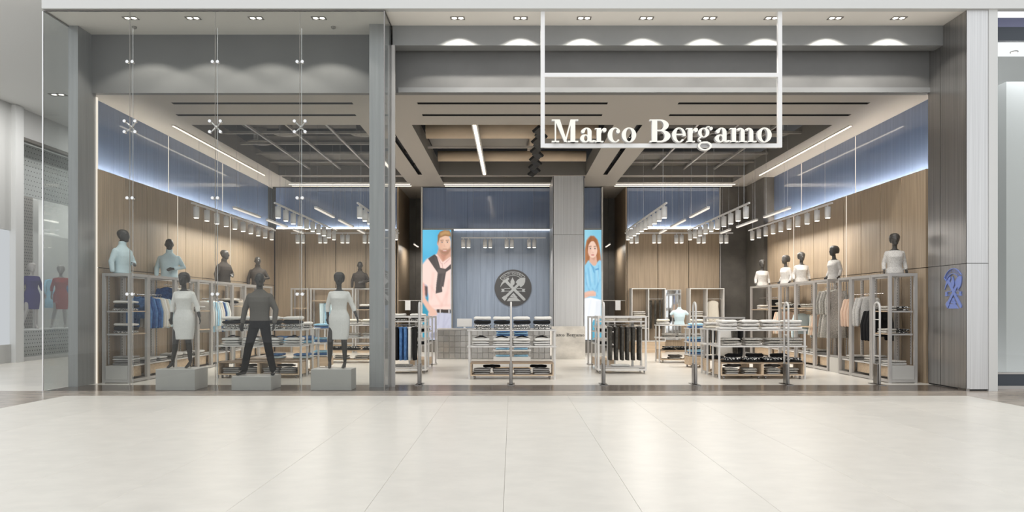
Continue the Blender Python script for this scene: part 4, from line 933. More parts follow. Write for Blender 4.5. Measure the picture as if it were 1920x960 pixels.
# ================================================================== HANGING CLOTHES
_gar = {}
def garment_meshes(kind, m, hw=0.20, L=0.6, var=0):
    key = (kind, m, hw, L, var)
    if key in _gar: return _gar[key]
    rnd = random.Random(var*7+1); ph = rnd.uniform(0, 6); mb = MB()
    if kind in ('jacket', 'blouse', 'dress', 'cami'):
        sw = hw*(1.0 if kind != 'cami' else .8); t = .034 if kind == 'dress' else .042
        R = [(-.055, 0, 0, .05, .03), (-.075, 0, 0, sw*.55, .036), (-.10, 0, 0, sw*.85, t), (-.14, 0, 0, sw, t)]
        if kind == 'dress': R += [(-.30, 0, 0, sw*.9, t), (-.46, 0, 0, sw*.70, t*.9), (-.50, 0, 0, sw*.68, t*.9), (-.56, 0, 0, sw*.8, t*1.1), (-.8, 0, 0, sw*1.05, t*1.4), (-L, 0, 0, sw*1.25, t*1.6)]
        elif kind == 'cami': R += [(-.25, 0, 0, sw*.95, t), (-L*.7, 0, 0, sw*1.1, t), (-L, 0, 0, sw*1.25, t*1.2)]
        else: R += [(-.28, 0, 0, sw*.92, t), (-L*.7, 0, 0, sw*.9, t), (-L, 0, 0, sw*.96, t*1.15)]
        mb.loft(R, 30, 2.4, .075, 11, ph)
        if kind in ('jacket', 'blouse', 'dress'):
            sl = {'jacket': .56, 'blouse': .55, 'dress': .5}[kind]
            for s in (-1, 1):
                mb.tube([(s*sw*.88, 0, -.12), (s*(sw+.045), .01, -.12-sl*.45), (s*(sw+.05), -.012, -.12-sl)], [(.055, .04), (.046, .036), (.04, .03)], 12)
        if kind == 'jacket':
            mb.tube([(-.06, -.035, -.05), (0, -.05, -.085), (.06, -.035, -.05)], .016, 8); mb.box(-.008, .008, -.058, -.046, -L+.01, -.10)
            for s in (-1, 1): mb.box(s*sw*.45-.05, s*sw*.45+.05, -.056, -.044, -.31, -.22)
    else:   # trousers hung by the waistband, folded side on
        for s in (-1, 1):
            mb.loft([(-.06, s*.055, 0, .075, .03), (-.1, s*.06, 0, .085, .036), (-.3, s*.062, 0, .074, .034), (-L*.75, s*.065, .004, .06, .03), (-L, s*.066, 0, .062, .03)], 18, 2.3, .16, 6, ph+s)
        mb.box(-.14, .14, -.036, .036, -.085, -.05)
    g = mb.mesh(kind, m, True)
    hb = MB(); hb.tube([(0, 0, -.05), (0, 0, -.021), (.02, 0, -.004), (.012, 0, .018), (-.01, 0, .019), (-.02, 0, .004)], .004, 6, False)
    if kind == 'trousers': hb.tube([(-.12, 0, -.045), (.12, 0, -.045)], .006, 6)
    else: hb.tube([(-hw*.85, 0, -.105), (0, 0, -.05), (hw*.85, 0, -.105)], .009, 6)
    _gar[key] = (g, hb.mesh('hanger', 'steel')); return _gar[key]
HADJ = dict(ADJ, f_red='red', f_trouser='dark grey', f_dress='off-white')
def hang(kind, m, x, y, z, rotz, where, hw=0.20, L=0.6, var=0, group='hanging clothes', noun=None):
    g, h = garment_meshes(kind, m, hw, L, var)
    t = thing('hanging_'+kind, '%s %s hanging %s' % (HADJ[m], noun or {'cami': 'sleeveless top'}.get(kind, kind), where), 'clothing', (x, y, z), rotz, group)
    link('hanger', h, t); link(kind if kind != 'cami' else 'top', g, t); return t

# ================================================================== WALL RACKS
def sq(mb, p, q, a=0.026):
    x0, x1 = min(p[0], q[0]), max(p[0], q[0]); y0, y1 = min(p[1], q[1]), max(p[1], q[1]); z0, z1 = min(p[2], q[2]), max(p[2], q[2])
    return mb.box(x0-(a if x0 == x1 else 0), x1+(a if x0 == x1 else 0), y0-(a if y0 == y1 else 0), y1+(a if y0 == y1 else 0), z0-(a if z0 == z1 else 0), z1+(a if z0 == z1 else 0))
def wall_rack(label, s, y0, y1, shelves=(), rails=(), endbox=False, H=2.16, xf=None, m='frame_grey', D=0.56):
    xf = xf or (7.40 if s > 0 else 7.47); L = y1-y0-0.008
    t = thing('wall_rack', label, 'clothes rack', (s*xf, y0+.004, 0), 0, 'frame racks along the %s wall' % ('right' if s > 0 else 'left'))
    a = 0.028; xb = s*D
    for X in (s*a, xb-s*a):
        for Y in (a, L-a): ob('post', sq(MB(), (X, Y, 0.0), (X, Y, H), a), m, t)
    for X in (s*a, xb-s*a):
        for Z in (H-a, .04): ob('rail', sq(MB(), (X, 2*a, Z), (X, L-2*a, Z), a-.001), m, t)
    for Y in (a, L-a):
        for Z in (H-a, .04): ob('rail', MB().box(s*2*a, xb-s*2*a, Y-a+.001, Y+a-.001, Z-a+.001, Z+a-.001), m, t)
    for Y in (0.12, L-0.12):
        u = ob('slotted_upright', MB().box(s*(D-.075), s*(D-.06), Y-.015, Y+.015, .36, H-.06), m, t)
        mb = MB(); z = .5
        while z < H-.1: mb.box(s*(D-.0765), s*(D-.0755), Y-.006, Y+.006, z, z+.03); z += .055
        ob('slots', mb, 'black', u)
    bx('base_shelf', 'frame_white', t, s*.062, s*(D-.062), .06, L-.06, .315, .34)
    bx('base_panel', 'oak_light', t, s*.12, s*.14, .07, L-.07, .10, .30)
    if endbox: bx('end_panel', 'plinth_grey', t, s*.06, s*(D-.06), .004, .058, .07, .34)
    for z in shelves:
        bx('shelf', 'oak_light', t, s*.03, s*(D-.078), .06, L-.06, z-.022, z); bx('shelf_edge', m, t, s*.062, s*(D-.08), .03, .058, z-.03, z+.002)
    for z in rails: ob('hang_rail', MB().tube([(s*D/2, .03, z), (s*D/2, L-.03, z)], .009, 8, False), 'steel', t)
    return t
XR, XL = 7.40+.27, -(7.47+.27)
n_ = {1: 'right', -1: 'left'}
# right wall
wall_rack('tall grey frame rack nearest the entrance on the right wall, with end panel', 1, 14.65, 15.40, (1.42, .97), (), True)
wall_rack('second frame rack on the right wall, hung with black jackets', 1, 15.40, 16.33, (), (1.50, 1.78))
wall_rack('third frame rack on the right wall, hung with peach blouses', 1, 16.33, 16.95, (), (1.78,))
wall_rack('fourth frame rack on the right wall, hung with long dresses', 1, 17.50, 18.31, (), (1.98,))
wall_rack('fifth frame rack on the right wall, with shelves and pale sleeveless tops', 1, 18.31, 19.53, (1.49, 1.02), (1.42,))
wall_rack('sixth frame rack on the right wall, with black zigzag stacks', 1, 19.53, 20.70, (1.49, 1.02), (1.42,))
wall_rack('seventh frame rack on the right wall, hung with peach tops', 1, 20.70, 21.50, (1.55,), (1.48,))
wall_rack('eighth frame rack on the right wall, farthest from the entrance', 1, 21.50, 23.20, (1.45, .97), (1.80,))
tag(bx('floor_plinth', 'plinth_grey', None, 7.42, 7.94, 17.0, 17.45, 0, .34), 'low grey floor plinth between racks on the right wall', 'plinth')
# left wall
wall_rack('tall grey frame rack nearest the window on the left wall, with end panel', -1, 14.62, 15.36, (1.42, .97), (), True)
wall_rack('second frame rack on the left wall, hung with denim jackets', -1, 15.36, 16.60, (), (1.76,))
wall_rack('third frame rack on the left wall, hung with short jackets high up', -1, 16.60, 17.80, (), (2.0,))
wall_rack('fourth frame rack on the left wall, with folded grey stacks', -1, 17.80, 18.60, (1.42, .97), ())
wall_rack('fifth frame rack on the left wall, hung with pale shirts', -1, 18.60, 20.00, (), (1.72,))
wall_rack('sixth frame rack on the left wall, with black and white stacks', -1, 20.00, 20.95, (1.55, 1.05), ())
wall_rack('seventh frame rack on the left wall, hung with cream tops', -1, 20.95, 22.10, (), (1.75,))
wall_rack('eighth frame rack on the left wall, farthest from the window', -1, 22.10, 23.30, (1.5, 1.0), ())
# --- contents, right
for z, q in ((1.42, 'upper'), (.97, 'middle')):
    stack(XR-.135, 15.0, z, [('f_speckle', .05), ('f_speckle', .05)], 'left stack, %s shelf of first right rack' % q, .22, .44, 'folded clothes on the right wall racks')
    stack(XR+.10, 15.0, z, [('f_zig', .05), ('f_zig', .045)], 'right stack, %s shelf of first right rack' % q, .22, .48, 'folded clothes on the right wall racks')
stack(XR, 15.0, .34, [('f_speckle', .05), ('f_ltgrey', .045)], 'base shelf of first right rack', .40, .34, 'folded clothes on the right wall racks')
for k in range(3): hang('jacket', 'f_black', XR, 15.55+k*.13, 1.50, 0, '%s from the entrance on the right wall' % ORD[k], L=.62, var=k, group='hanging clothes on the right wall racks')
for k in range(2): hang('blouse', 'f_lace', XR, 16.05+k*.14, 1.78, 0, '%s behind the black jackets' % ORD[k], L=.66, var=k, group='hanging clothes on the right wall racks', noun='lace top')
for k in range(3): hang('blouse', 'f_peach', XR, 16.47+k*.15, 1.76, 0, '%s of three on the right wall' % ORD[k], L=.70, var=k, group='hanging clothes on the right wall racks')
stack(XR, 15.75, .34, [('f_speckle', .05), ('f_lace', .05), ('f_greyprint', .05)], 'base shelf of second right rack', .40, .36, 'folded clothes on the right wall racks')
stack(XR, 16.64, .34, [('f_lace', .05), ('f_greyprint', .05)], 'base shelf of third right rack', .40, .32, 'folded clothes on the right wall racks')
for k in range(4): hang('dress', 'f_speckle' if k % 2 == 0 else 'f_greyprint', XR, 17.62+k*.17, 1.97, 0, '%s of the long dresses on the right wall' % ORD[k], L=1.2, var=k, group='hanging clothes on the right wall racks')
for k in range(3): stack(XR, 18.5+k*.38, 1.49, [('f_greyprint', .05), ('f_greyprint', .05)], '%s stack, upper shelf of fifth right rack' % ORD[k], .40, .30, 'folded clothes on the right wall racks')
for k in range(4): hang('cami', 'f_cream' if k % 2 else 'f_peach', XR, 18.45+k*.13, 1.40, 0, '%s of four below the shelf, fifth right rack' % ORD[k], L=.6, var=k, group='hanging clothes on the right wall racks')
for k in range(2): stack(XR, 18.62+k*.5, .34, [('f_greyprint', .06), ('f_ltgrey', .06)], '%s stack, base shelf of fifth right rack' % ORD[k], .40, .36, 'folded clothes on the right wall racks')
for k in range(3): stack(XR, 19.72+k*.36, 1.49, [('f_zig', .06), ('f_black', .05)], '%s stack, upper shelf of sixth right rack' % ORD[k], .40, .30, 'folded clothes on the right wall racks')
hang('blouse', 'f_paleblue', XR, 19.75, 1.40, 0, 'in sixth right rack', L=.6, var=1, group='hanging clothes on the right wall racks')
stack(XR, 20.3, 1.02, [('f_speckle', .07), ('f_greyprint', .07)], 'middle shelf of sixth right rack', .40, .34, 'folded clothes on the right wall racks')
for k in range(3): hang('blouse', ['f_peach', 'f_cream', 'f_peach'][k], XR, 20.85+k*.15, 1.46, 0, '%s in seventh right rack' % ORD[k], L=.7, var=k, group='hanging clothes on the right wall racks')
stack(XR, 21.1, 1.55, [('f_speckle', .05), ('f_greyprint', .05)], 'shelf of seventh right rack', .40, .34, 'folded clothes on the right wall racks')
for k in range(4): hang('trousers', 'f_black', XR, 21.66+k*.1, 1.78, 0, '%s in the last right rack' % ORD[k], L=.85, var=k % 2, group='hanging clothes on the right wall racks')
for z, q in ((1.45, 'upper'), (.97, 'middle')): stack(XR, 22.7, z, [('f_speckle', .07), ('f_ltgrey', .07)], '%s shelf of the last right rack' % q, .40, .34, 'folded clothes on the right wall racks')
# --- contents, left
GL = 'clothes on the left wall racks'
for z, q in ((1.42, 'upper'), (.97, 'middle')):
    stack(XL, 14.99, z, [('f_white', .06), ('f_black', .09), ('f_print', .055)], '%s shelf of first left rack' % q, .40, .36, GL)
stack(XL, 14.99, .34, [('f_grey', .045), ('f_ltgrey', .045), ('f_grey', .045), ('f_grey', .045)], 'base shelf of first left rack', .42, .40, GL)
seq = ['f_denim', 'f_navy', 'f_denim', 'f_navy', 'f_denim', 'f_cream', 'f_white', 'f_cream', 'f_paleblue']
for k, m in enumerate(seq): hang('jacket' if k < 5 else 'blouse', m, XL, 15.46+k*.122, 1.76, 0, '%s from the window on the left wall' % ORD[k], L=.50 if k < 5 else .72, var=k % 4, group=GL)
for k, m in enumerate(['f_navy', 'f_ltgrey', 'f_cream', 'f_white', 'f_cream', 'f_ltgrey']): hang('blouse', m, XL, 16.72+k*.15, 2.0, 0, '%s on the high rail, left wall' % ORD[k], L=.62, var=k % 4, group=GL)
for k, m in enumerate(['f_white', 'f_paleblue', 'f_aqua', 'f_paleblue', 'f_white', 'f_cream', 'f_navy', 'f_paleblue', 'f_white']): hang('blouse', m, XL, 18.72+k*.135, 1.72, 0, '%s in the fifth left rack' % ORD[k], L=.85, var=k % 4, group=GL)
for z, q in ((1.42, 'upper'), (.34, 'base')): stack(XL, 18.2, z, [('f_ltgrey', .06), ('f_greyprint', .06)], '%s shelf of fourth left rack' % q, .42, .40, GL)
for k in range(2): stack(XL, 15.7+k*.5, .34, [('f_ltgrey', .05), ('f_grey', .05)], '%s stack, base shelf of second left rack' % ORD[k], .42, .40, GL)
for k in range(2): stack(XL, 16.95+k*.5, .34, [('f_ltgrey', .07), ('f_greyprint', .06)], '%s stack, base shelf of third left rack' % ORD[k], .42, .40, GL)
for z, q in ((1.55, 'upper'), (1.05, 'middle'), (.34, 'base')): stack(XL, 20.45, z, [('f_white', .06), ('f_black', .08), ('f_print', .06)], '%s shelf of sixth left rack' % q, .42, .44, GL)
for k, m in enumerate(['f_cream', 'f_peach', 'f_white', 'f_cream']): hang('blouse', m, XL, 21.15+k*.2, 1.75, 0, '%s in the seventh left rack' % ORD[k], L=.8, var=k, group=GL)
for z, q in ((1.5, 'upper'), (1.0, 'middle')): stack(XL, 22.7, z, [('f_cream', .06), ('f_black', .06), ('f_print', .05)], '%s shelf of eighth left rack' % q, .42, .44, GL)

# ================================================================== DISPLAY TABLES
cast_me = MB().tube([(-.012, 0, .03), (.012, 0, .03)], [.03, .03], 14, False).box(-.02, .02, -.012, .012, .055, .072).mesh('caster', 'chrome_dark')
def gondola(label, cx, y, w, d=0.56, boxes=2, upper=(.69, 1.03), group='tiered display tables', posts_front=True, over=0.02):
    t = thing('display_table', label, 'display table', (cx, y, 0), 0, group); h = w/2
    bw = w/boxes
    for b in range(boxes):
        x0, x1 = -h+b*bw+.002, -h+(b+1)*bw-.002
        bx('box_bottom', 'oak_light', t, x0, x1, 0, d, .074, .096); bx('box_top', 'oak_dark', t, x0, x1, 0, d, .322, .345)
        for xx in (x0, x1-.022): bx('box_side', 'oak_light', t, xx, xx+.022, .0, d, .0965, .3215)
        for xx in (x0+.07, x1-.07):
            for yy in (.06, d-.06): link('caster', cast_me, t, (xx, yy, 0))
    a = .018
    for sx in (-1, 1):
        for yy in (.05, d-.02): ob('post', MB().box(sx*(h+.006+a)-a, sx*(h+.006+a)+a, yy-a, yy+a, 0, upper[-1]-.03), 'frame_white', t)
    for z in upper: bx('shelf', 'frame_white', t, -h-.045-over, h+.045+over, .02, d, z-.028, z)
    return t
def row(xs, y, z, layers, what, w=.37, d=.36, bow=False, group='folded clothes on the display tables'):
    for k, x in enumerate(xs): stack(x, y, z, layers, '%s stack from left, %s' % (ORD[k], what), w, d, group, bow)
TOPMIX = [('f_white', .08), ('f_black', .085), ('f_print', .06), ('f_print', .05)]
MID3 = [('f_white', .07), ('f_ltgrey', .05), ('f_ltgrey', .05)]
BOT3 = [('f_grey', .045), ('f_grey', .04), ('f_grey', .04)]
# centre table
Y1 = 15.42
gondola('wheeled display table with folded knitwear in the middle of the entrance', 0.0, Y1, 1.72, boxes=1)
xs = [XP(p, Y1+.2) for p in (904.7, 942, 979, 1016.6)]
row(xs, Y1+.24, 1.03, TOPMIX, 'top shelf of central table', .37)
row([XP(p, Y1+.2) for p in (902, 940, 978.5, 1015)], Y1+.24, .69, MID3, 'middle shelf of central table', .37, bow=True)
row([-.62, -.22, .21, .62], Y1+.22, .096, BOT3, 'bottom box of central table', .37)
crumple(-.42, Y1+.3, .096+.129, 'f_black', .36, .24, .06, 'black crumpled garment on the left grey stacks, bottom of central table')
crumple(.56, Y1+.3, .096+.129, 'f_black', .36, .24, .06, 'black crumpled garment on the right grey stacks, bottom of central table')
t = thing('display_stand', 'white stand with stacked jeans behind the central table', 'display stand', (0, 18.0, 0))
bx('body', 'frame_white', t, -.45, .45, .02, .5, .06, .30); bx('base', 'oak_light', t, -.46, .46, 0, .5, 0, .059)
for z in (.47, .80): bx('shelf', 'frame_white', t, -.46, .46, 0, .5, z-.03, z)
for xx in (-.44, .44): bx('side', 'frame_white', t, xx-.015, xx+.015, .44, .5, .301, .80)
for z, q in ((.80, 'top'), (.47, 'middle'), (.30, 'lower')): row([-.22, .22], 18.22, z, [('f_denim', .05), ('f_aqua', .045), ('f_denim', .045)] if z > .6 else [('f_denim', .05), ('f_aqua', .045)] if z > .4 else [('f_aqua', .05)], '%s shelf of white jeans stand' % q, .36, .3)
# right and left tables, front and rear halves
Y2 = 15.5; cR, cL = 5.205, -5.32
gondola('wheeled display table with speckled knitwear right of the entrance, front half', cR, Y2, 1.73)
gondola('rear half of the right display table, behind the speckled knitwear', cR, Y2+.95, 1.73)
W5 = [-.68, -.23, .22, .66]
row([cR+a for a in W5], Y2+.24, 1.03, [('f_white', .07), ('f_lace', .075), ('f_white', .06)], 'top shelf of right table', .40)
row([cR+a for a in (-.62, -.16, .30, .70)], Y2+.24, .69, [('f_speckle', .055), ('f_greyprint', .055), ('f_speckle', .055)], 'middle shelf of right table', .38)
row([cR+a for a in (-.6, -.18, .26, .67)], Y2+.2, .345, [('f_zig', .06), ('f_black', .04)], 'wooden top of right table', .38, .33)
row([cR+a for a in (-.45, .0, .5)], Y2+.475, .345, [('f_black', .09), ('f_black', .08)], 'rear row, wooden top of right table', .38, .15)
row([cR-.62, cR-.24, cR+.25, cR+.62], Y2+.2, .096, [('f_greyprint', .045), ('f_greyprint', .045), ('f_grey', .04)], 'bottom boxes of right table', .3)
for k, xx in enumerate((cR-.55, cR+.3)): crumple(xx, Y2+.32, .096+.134, 'f_dkgrey', .36, .22, .06, 'dark folded garment topping the %s box of the right table' % ('left' if k == 0 else 'right'))
row([cR-.72], Y2+1.2, 1.03, [('f_lace', .07), ('f_cream', .07)], 'top shelf of right table, rear half', .38)
row([cR-.68], Y2+1.2, .345, [('f_black', .08)], 'wooden top, rear half of right table', .38)
Y3 = 15.66
gondola('wheeled display table with white and black knitwear behind the window', cL, Y3, 1.70)
gondola('rear half of the left display table, behind the male mannequin', cL, Y3+.95, 1.70)
row([cL+a for a in (-.62, -.2, .22, .66)], Y3+.24, 1.03, TOPMIX, 'top shelf of left table', .40)
row([cL+a for a in (-.62, -.2, .24, .68)], Y3+.24, .69, MID3, 'middle shelf of left table', .38, bow=True)
row([cL-.6, cL-.22, cL+.24, cL+.6], Y3+.22, .096, BOT3, 'bottom boxes of left table', .36)
crumple(cL-.3, Y3+.32, .096+.129, 'f_dkgrey', .36, .22, .06, 'dark crumpled garment in the left box of the left table')
crumple(cL+.5, Y3+.32, .096+.129, 'f_dkgrey', .36, .22, .06, 'dark crumpled garment in the right box of the left table')
row([cL+a for a in (.2, .65)], Y3+1.2, .69, [('f_denim', .09), ('f_aqua', .08)], 'middle shelf, rear half of left table', .38)
row([cL+a for a in (.0, .6)], Y3+1.2, .345, [('f_denim', .06), ('f_paleblue', .06)], 'wooden top, rear half of left table', .38)
row([cL+.62], Y3+1.2, 1.03, [('f_white', .07), ('f_print', .07)], 'top shelf, rear half of left table', .38)
# farther tables
YF = 20.2
gondola('far small display table with cream knitwear before the right back wall', 4.62, YF, 1.2, boxes=1)
row([4.14, 5.05], YF+.26, 1.03, [('f_cream', .08), ('f_lace', .08)], 'top shelf of far right table', .34)
row([4.3, 4.68, 5.05], YF+.26, .69, [('f_speckle', .055), ('f_greyprint', .055)], 'middle shelf of far right table', .36)
row([4.3, 4.68, 5.05], YF+.24, .345, [('f_zig', .05), ('f_black', .05)], 'wooden top of far right table', .36)
row([4.45, 4.9], YF+.22, .096, [('f_dkgrey', .06), ('f_greyprint', .06)], 'bottom box of far right table', .36)
gondola('far display table with cream knitwear left of the pillar', -4.3, YF, 1.5, boxes=1)
row([-4.8, -4.35, -3.9], YF+.26, 1.03, [('f_cream', .08), ('f_lace', .08)], 'top shelf of far left table', .42)
row([-4.8, -4.35, -3.9], YF+.26, .69, [('f_greyprint', .06), ('f_ltgrey', .06)], 'middle shelf of far left table', .40)
row([-4.8, -4.35, -3.9], YF+.24, .345, [('f_zig', .05), ('f_black', .05)], 'wooden top of far left table', .40)
row([-4.65, -4.1], YF+.22, .096, [('f_greyprint', .05), ('f_grey', .05)], 'bottom box of far left table', .40)
# jeans towers
def tower(label, cx, y, where):
    t = thing('shelf_tower', label, 'shelf unit', (cx, y, 0), 0, 'narrow shelf towers with jeans')
    bx('base', 'oak_light', t, -.22, .22, 0, .5, .06, .28)
    for sx in (-.2, .2):
        for yy in (.03, .47): link('caster', cast_me, t, (sx*.8, yy, 0)); ob('post', MB().box(sx-.015, sx+.015, yy-.015, yy+.015, .281, .96), 'frame_white', t)
    for z in (.32, .64, .98): bx('shelf', 'frame_white', t, -.24, .24, 0, .5, z-.02, z)
    for z, q in ((.98, 'top'), (.64, 'middle'), (.32, 'bottom')): stack(cx, y+.25, z, [('f_aqua', .06), ('f_denim', .06)], '%s shelf of %s' % (q, where), .38, .40, 'folded jeans in the towers')
tower('narrow shelf tower with blue jeans right of the entrance', 4.62, 18.55, 'right jeans tower')
tower('narrow shelf tower with blue jeans behind the window', -4.72, 18.3, 'left jeans tower')
# torso forms near the mirror
def form(label, x, y, z, m, rz=0):
    mb = MB(); mb.loft([(0, 0, 0, .15, .1), (.1, 0, 0, .125, .09), (.22, 0, -.01, .15, .11), (.32, 0, -.005, .17, .09), (.38, 0, 0, .16, .07), (.41, 0, 0, .09, .055), (.44, 0, 0, .052, .05), (.48, 0, 0, .05, .05)], 24, 2.2)
    for s in (-1, 1): mb.tube([(s*.15, 0, .35), (s*.22, 0, .29)], [.05, .042], 12)
    o = link('torso_form', remesh(mb, m, .01, 4), None, (x, y, z), rz); return tag(o, label, 'mannequin')
form('pale blue headless torso form on the far right table', 4.58, 20.44, 1.03, 'f_paleblue')

# ================================================================== CLOTHES RACKS BY THE COUNTER
def double_rack(side):
    nm = n_[side]; cx = side*2.48; y0 = 16.8
    t = thing('wheeled_rack', 'low wheeled white rack hung with dark trousers right of centre' if side > 0 else 'low wheeled white rack hung with blue jeans left of centre', 'clothes rack', (cx, y0, 0), 0, 'wheeled racks either side of the centre')
    h, d, H = .53, .62, 1.30; a = .02
    for sx in (-1, 1):
        for yy in (0, d): ob('post', MB().box(sx*h-a, sx*h+a, yy-a, yy+a, .07, H), 'frame_white', t)
        ob('rail', MB().box(sx*h-a, sx*h+a, a, d-a, H-2*a, H), 'frame_white', t); ob('rail', MB().box(sx*h-a, sx*h+a, a, d-a, .07, .11), 'frame_white', t)
        for yy in (.03, d-.03): link('caster', cast_me, t, (sx*(h-.03), yy, 0))
    for yy in (0, d):
        for z in (H-a, .09): ob('rail', MB().box(-h+a, h-a, yy-a+.001, yy+a-.001, z-a+.001, z+a-.001), 'frame_white', t)
    for sx in (-.28, .28): ob('upright', MB().box(sx-.025, sx+.025, d/2-.02, d/2+.02, .151, 1.159), 'frame_white', t)
    bx('tray', 'frame_white', t, -h+.021, h-.021, .021, d-.021, 1.16, 1.185); bx('low_shelf', 'frame_grey', t, -h+.021, h-.021, .021, d-.021, .12, .15)
    ob('hang_rail', MB().tube([(-h+.02, .14, 1.10), (h-.02, .14, 1.10)], .009, 8, False), 'steel', t)
    if side > 0:
        row([cx-.3, cx+.02, cx+.33], y0+.3, 1.185, [('f_lace', .05), ('f_cream', .045)], 'tray of trouser rack', .28, .4)
        for k in range(6): hang('trousers', 'f_trouser', XP((1144, 1155, 1166, 1176, 1186.5, 1198)[k], y0+.14), y0+.14, 1.10, PI/2+.06, '%s from left on the low wheeled rack' % ORD[k], L=.80, var=k % 3, group='trousers on the wheeled rack')
        stack(cx, y0+.3, .15, [('f_white', .05)], 'low shelf of trouser rack', .45, .35)
    else:
        row([cx-.12, cx+.33], y0+.3, 1.185, [('f_white', .06), ('f_black', .06), ('f_print', .05)], 'tray of jeans rack', .36, .4)
        for k, m in enumerate(['f_denim', 'f_black', 'f_denim', 'f_denim', 'f_white', 'f_black']): hang('trousers', m, cx-.22+k*.10, y0+.14, 1.10, PI/2-.12, '%s from left on the low wheeled jeans rack' % ORD[k], L=.80, var=k % 3, group='trousers on the wheeled rack')
        stack(cx, y0+.3, .15, [('f_greyprint', .05)], 'low shelf of jeans rack', .45, .35)
    # side shelves behind, facing the aisle
    s2 = thing('aisle_shelf', 'narrow frame shelf beside the %s rack with small folded goods' % ('trouser' if side > 0 else 'jeans'), 'shelf unit', (side*2.22, 17.6, 0), 0, 'aisle shelves behind the wheeled racks')
    for sx in (-.2, .2):
        for yy in (0, 1.3): ob('post', MB().box(sx-.016, sx+.016, yy-.016, yy+.016, .05, 1.27), 'frame_white', s2); 
        for yy in (.05, 1.25): link('caster', cast_me, s2, (sx, yy, 0))
    bx('drawer_box', 'oak_light', s2, -.19, .19, .02, 1.28, .09, .26)
    for z in (.62, .92, 1.25): bx('shelf', 'frame_white', s2, -.215, .215, -.015, 1.315, z-.022, z)
    for z, q in ((.62, 'lower'), (.92, 'middle')):
        for k in range(4): stack(side*2.22, 17.76+k*.32, z, [('f_white', .06), ('f_black', .07)], '%s stack from front, %s shelf, aisle shelf by %s rack' % (ORD[k], q, 'trouser' if side > 0 else 'jeans'), .34, .26, 'folded goods on the aisle shelves')
    q = thing('floor_frame', 'empty grey floor frame behind the %s aisle shelf' % nm, 'clothes rack', (side*2.2, 19.6, 0)); 
    for sx in (-.2, .2): ob('post', MB().box(sx-.02, sx+.02, -.02, .02, .03, 1.23), 'frame_grey', q)
    ob('rail', MB().box(-.22, .22, -.02, .02, 1.231, 1.27), 'frame_grey', q); ob('foot', MB().box(-.22, .22, -.2, .2, 0, .029), 'frame_grey', q)
double_rack(1); double_rack(-1)
# tall rack behind the right table with a white blouse
t = thing('wheeled_rack', 'grey frame rack with white blouse behind the right table', 'clothes rack', (5.0, 17.6, 0)); H = 1.27
for sx in (-.47, .47): ob('post', MB().box(sx-.02, sx+.02, -.02, .02, .03, H-.04), 'frame_grey', t); bx('foot', 'frame_grey', t, sx-.03, sx+.03, -.25, .25, 0, .029)
ob('rail', MB().box(-.49, .49, -.02, .02, H-.039, H), 'frame_grey', t)
for k, (m, kd) in enumerate((('f_trouser', 'trousers'), ('f_black', 'trousers'), ('f_white', 'cami'), ('f_trouser', 'trousers'), ('f_black', 'trousers'))):
    hang(kd, m, 5.0+(-.38, -.26, .0, .26, .38)[k], 17.6, H-.075, 0 if kd == 'cami' else PI/2, '%s from left on the frame rack behind the right table' % ORD[k], L=.8 if kd != 'cami' else .85, var=k % 3, hw=.22, group='clothes behind the right table')

# ================================================================== BACK WALL FITTINGS
def cabinet(label, x0, x1, y=24.95, m='frame_white'):
    t = thing('wall_cabinet', label, 'cabinet', (x0, y, 0), 0, 'open frame cabinets on the back wall'); w = x1-x0; H = 2.16
    for xx in (0.0, w/2-.015, w-.03): bx('upright', m, t, xx, xx+.03, 0, .5, .40, H-.03)
    bx('top', m, t, 0, w, 0, .5, H-.029, H); bx('bottom', m, t, 0, w, 0, .5, .37, .399); bx('plinth', 'oak_light', t, .02, w-.02, .03, .5, 0, .369)
    bx('shelf', m, t, .031, w/2-.016, .01, .5, 1.20, 1.225); bx('shelf', m, t, .031, w/2-.016, .01, .5, .80, .825)
    ob('hang_rail', MB().tube([(w/2+.016, .25, 1.80), (w-.031, .25, 1.80)], .009, 8, False), m, t)
    return t
cabinet('white open cabinet with dark trousers left of the back mirror', 4.0, 5.14)
stack(4.28, 25.2, 1.225, [('f_lace', .06), ('f_speckle', .06), ('f_cream', .05)], 'shelf of left back cabinet', .42, .36)
stack(4.28, 25.2, .825, [('f_cream', .06), ('f_speckle', .06)], 'lower shelf of left back cabinet', .42, .36)
for k in range(3): hang('trousers', 'f_trouser', 4.68+k*.16, 25.2, 1.80, 1.35, '%s in the left back cabinet' % ORD[k], L=1.0, var=k, group='trousers in the back cabinet', hw=.2)
t = cabinet('white open cabinet with a cream top right of the back mirror', 5.94, 7.1)
hang('cami', 'f_cream', 6.78, 25.2, 1.80, 0, 'in the right back cabinet', L=.95, hw=.24, group='tops in the back cabinet')
stack(6.22, 25.2, 1.225, [('f_lace', .06), ('f_speckle', .06), ('f_cream', .05)], 'shelf of right back cabinet', .42, .36)
stack(6.22, 25.2, .825, [('f_dkgrey', .06), ('f_speckle', .06)], 'lower shelf of right back cabinet', .42, .36)
t = thing('wall_mirror', 'tall narrow mirror between the two white back cabinets', 'mirror', (5.48, 25.42, .4))
bx('mirror_glass', 'mirror', t, -.26, .26, -.012, .0, 0.02, 1.70); bx('frame', 'frame_white', t, -.28, .28, .001, .05, 0, 1.72)
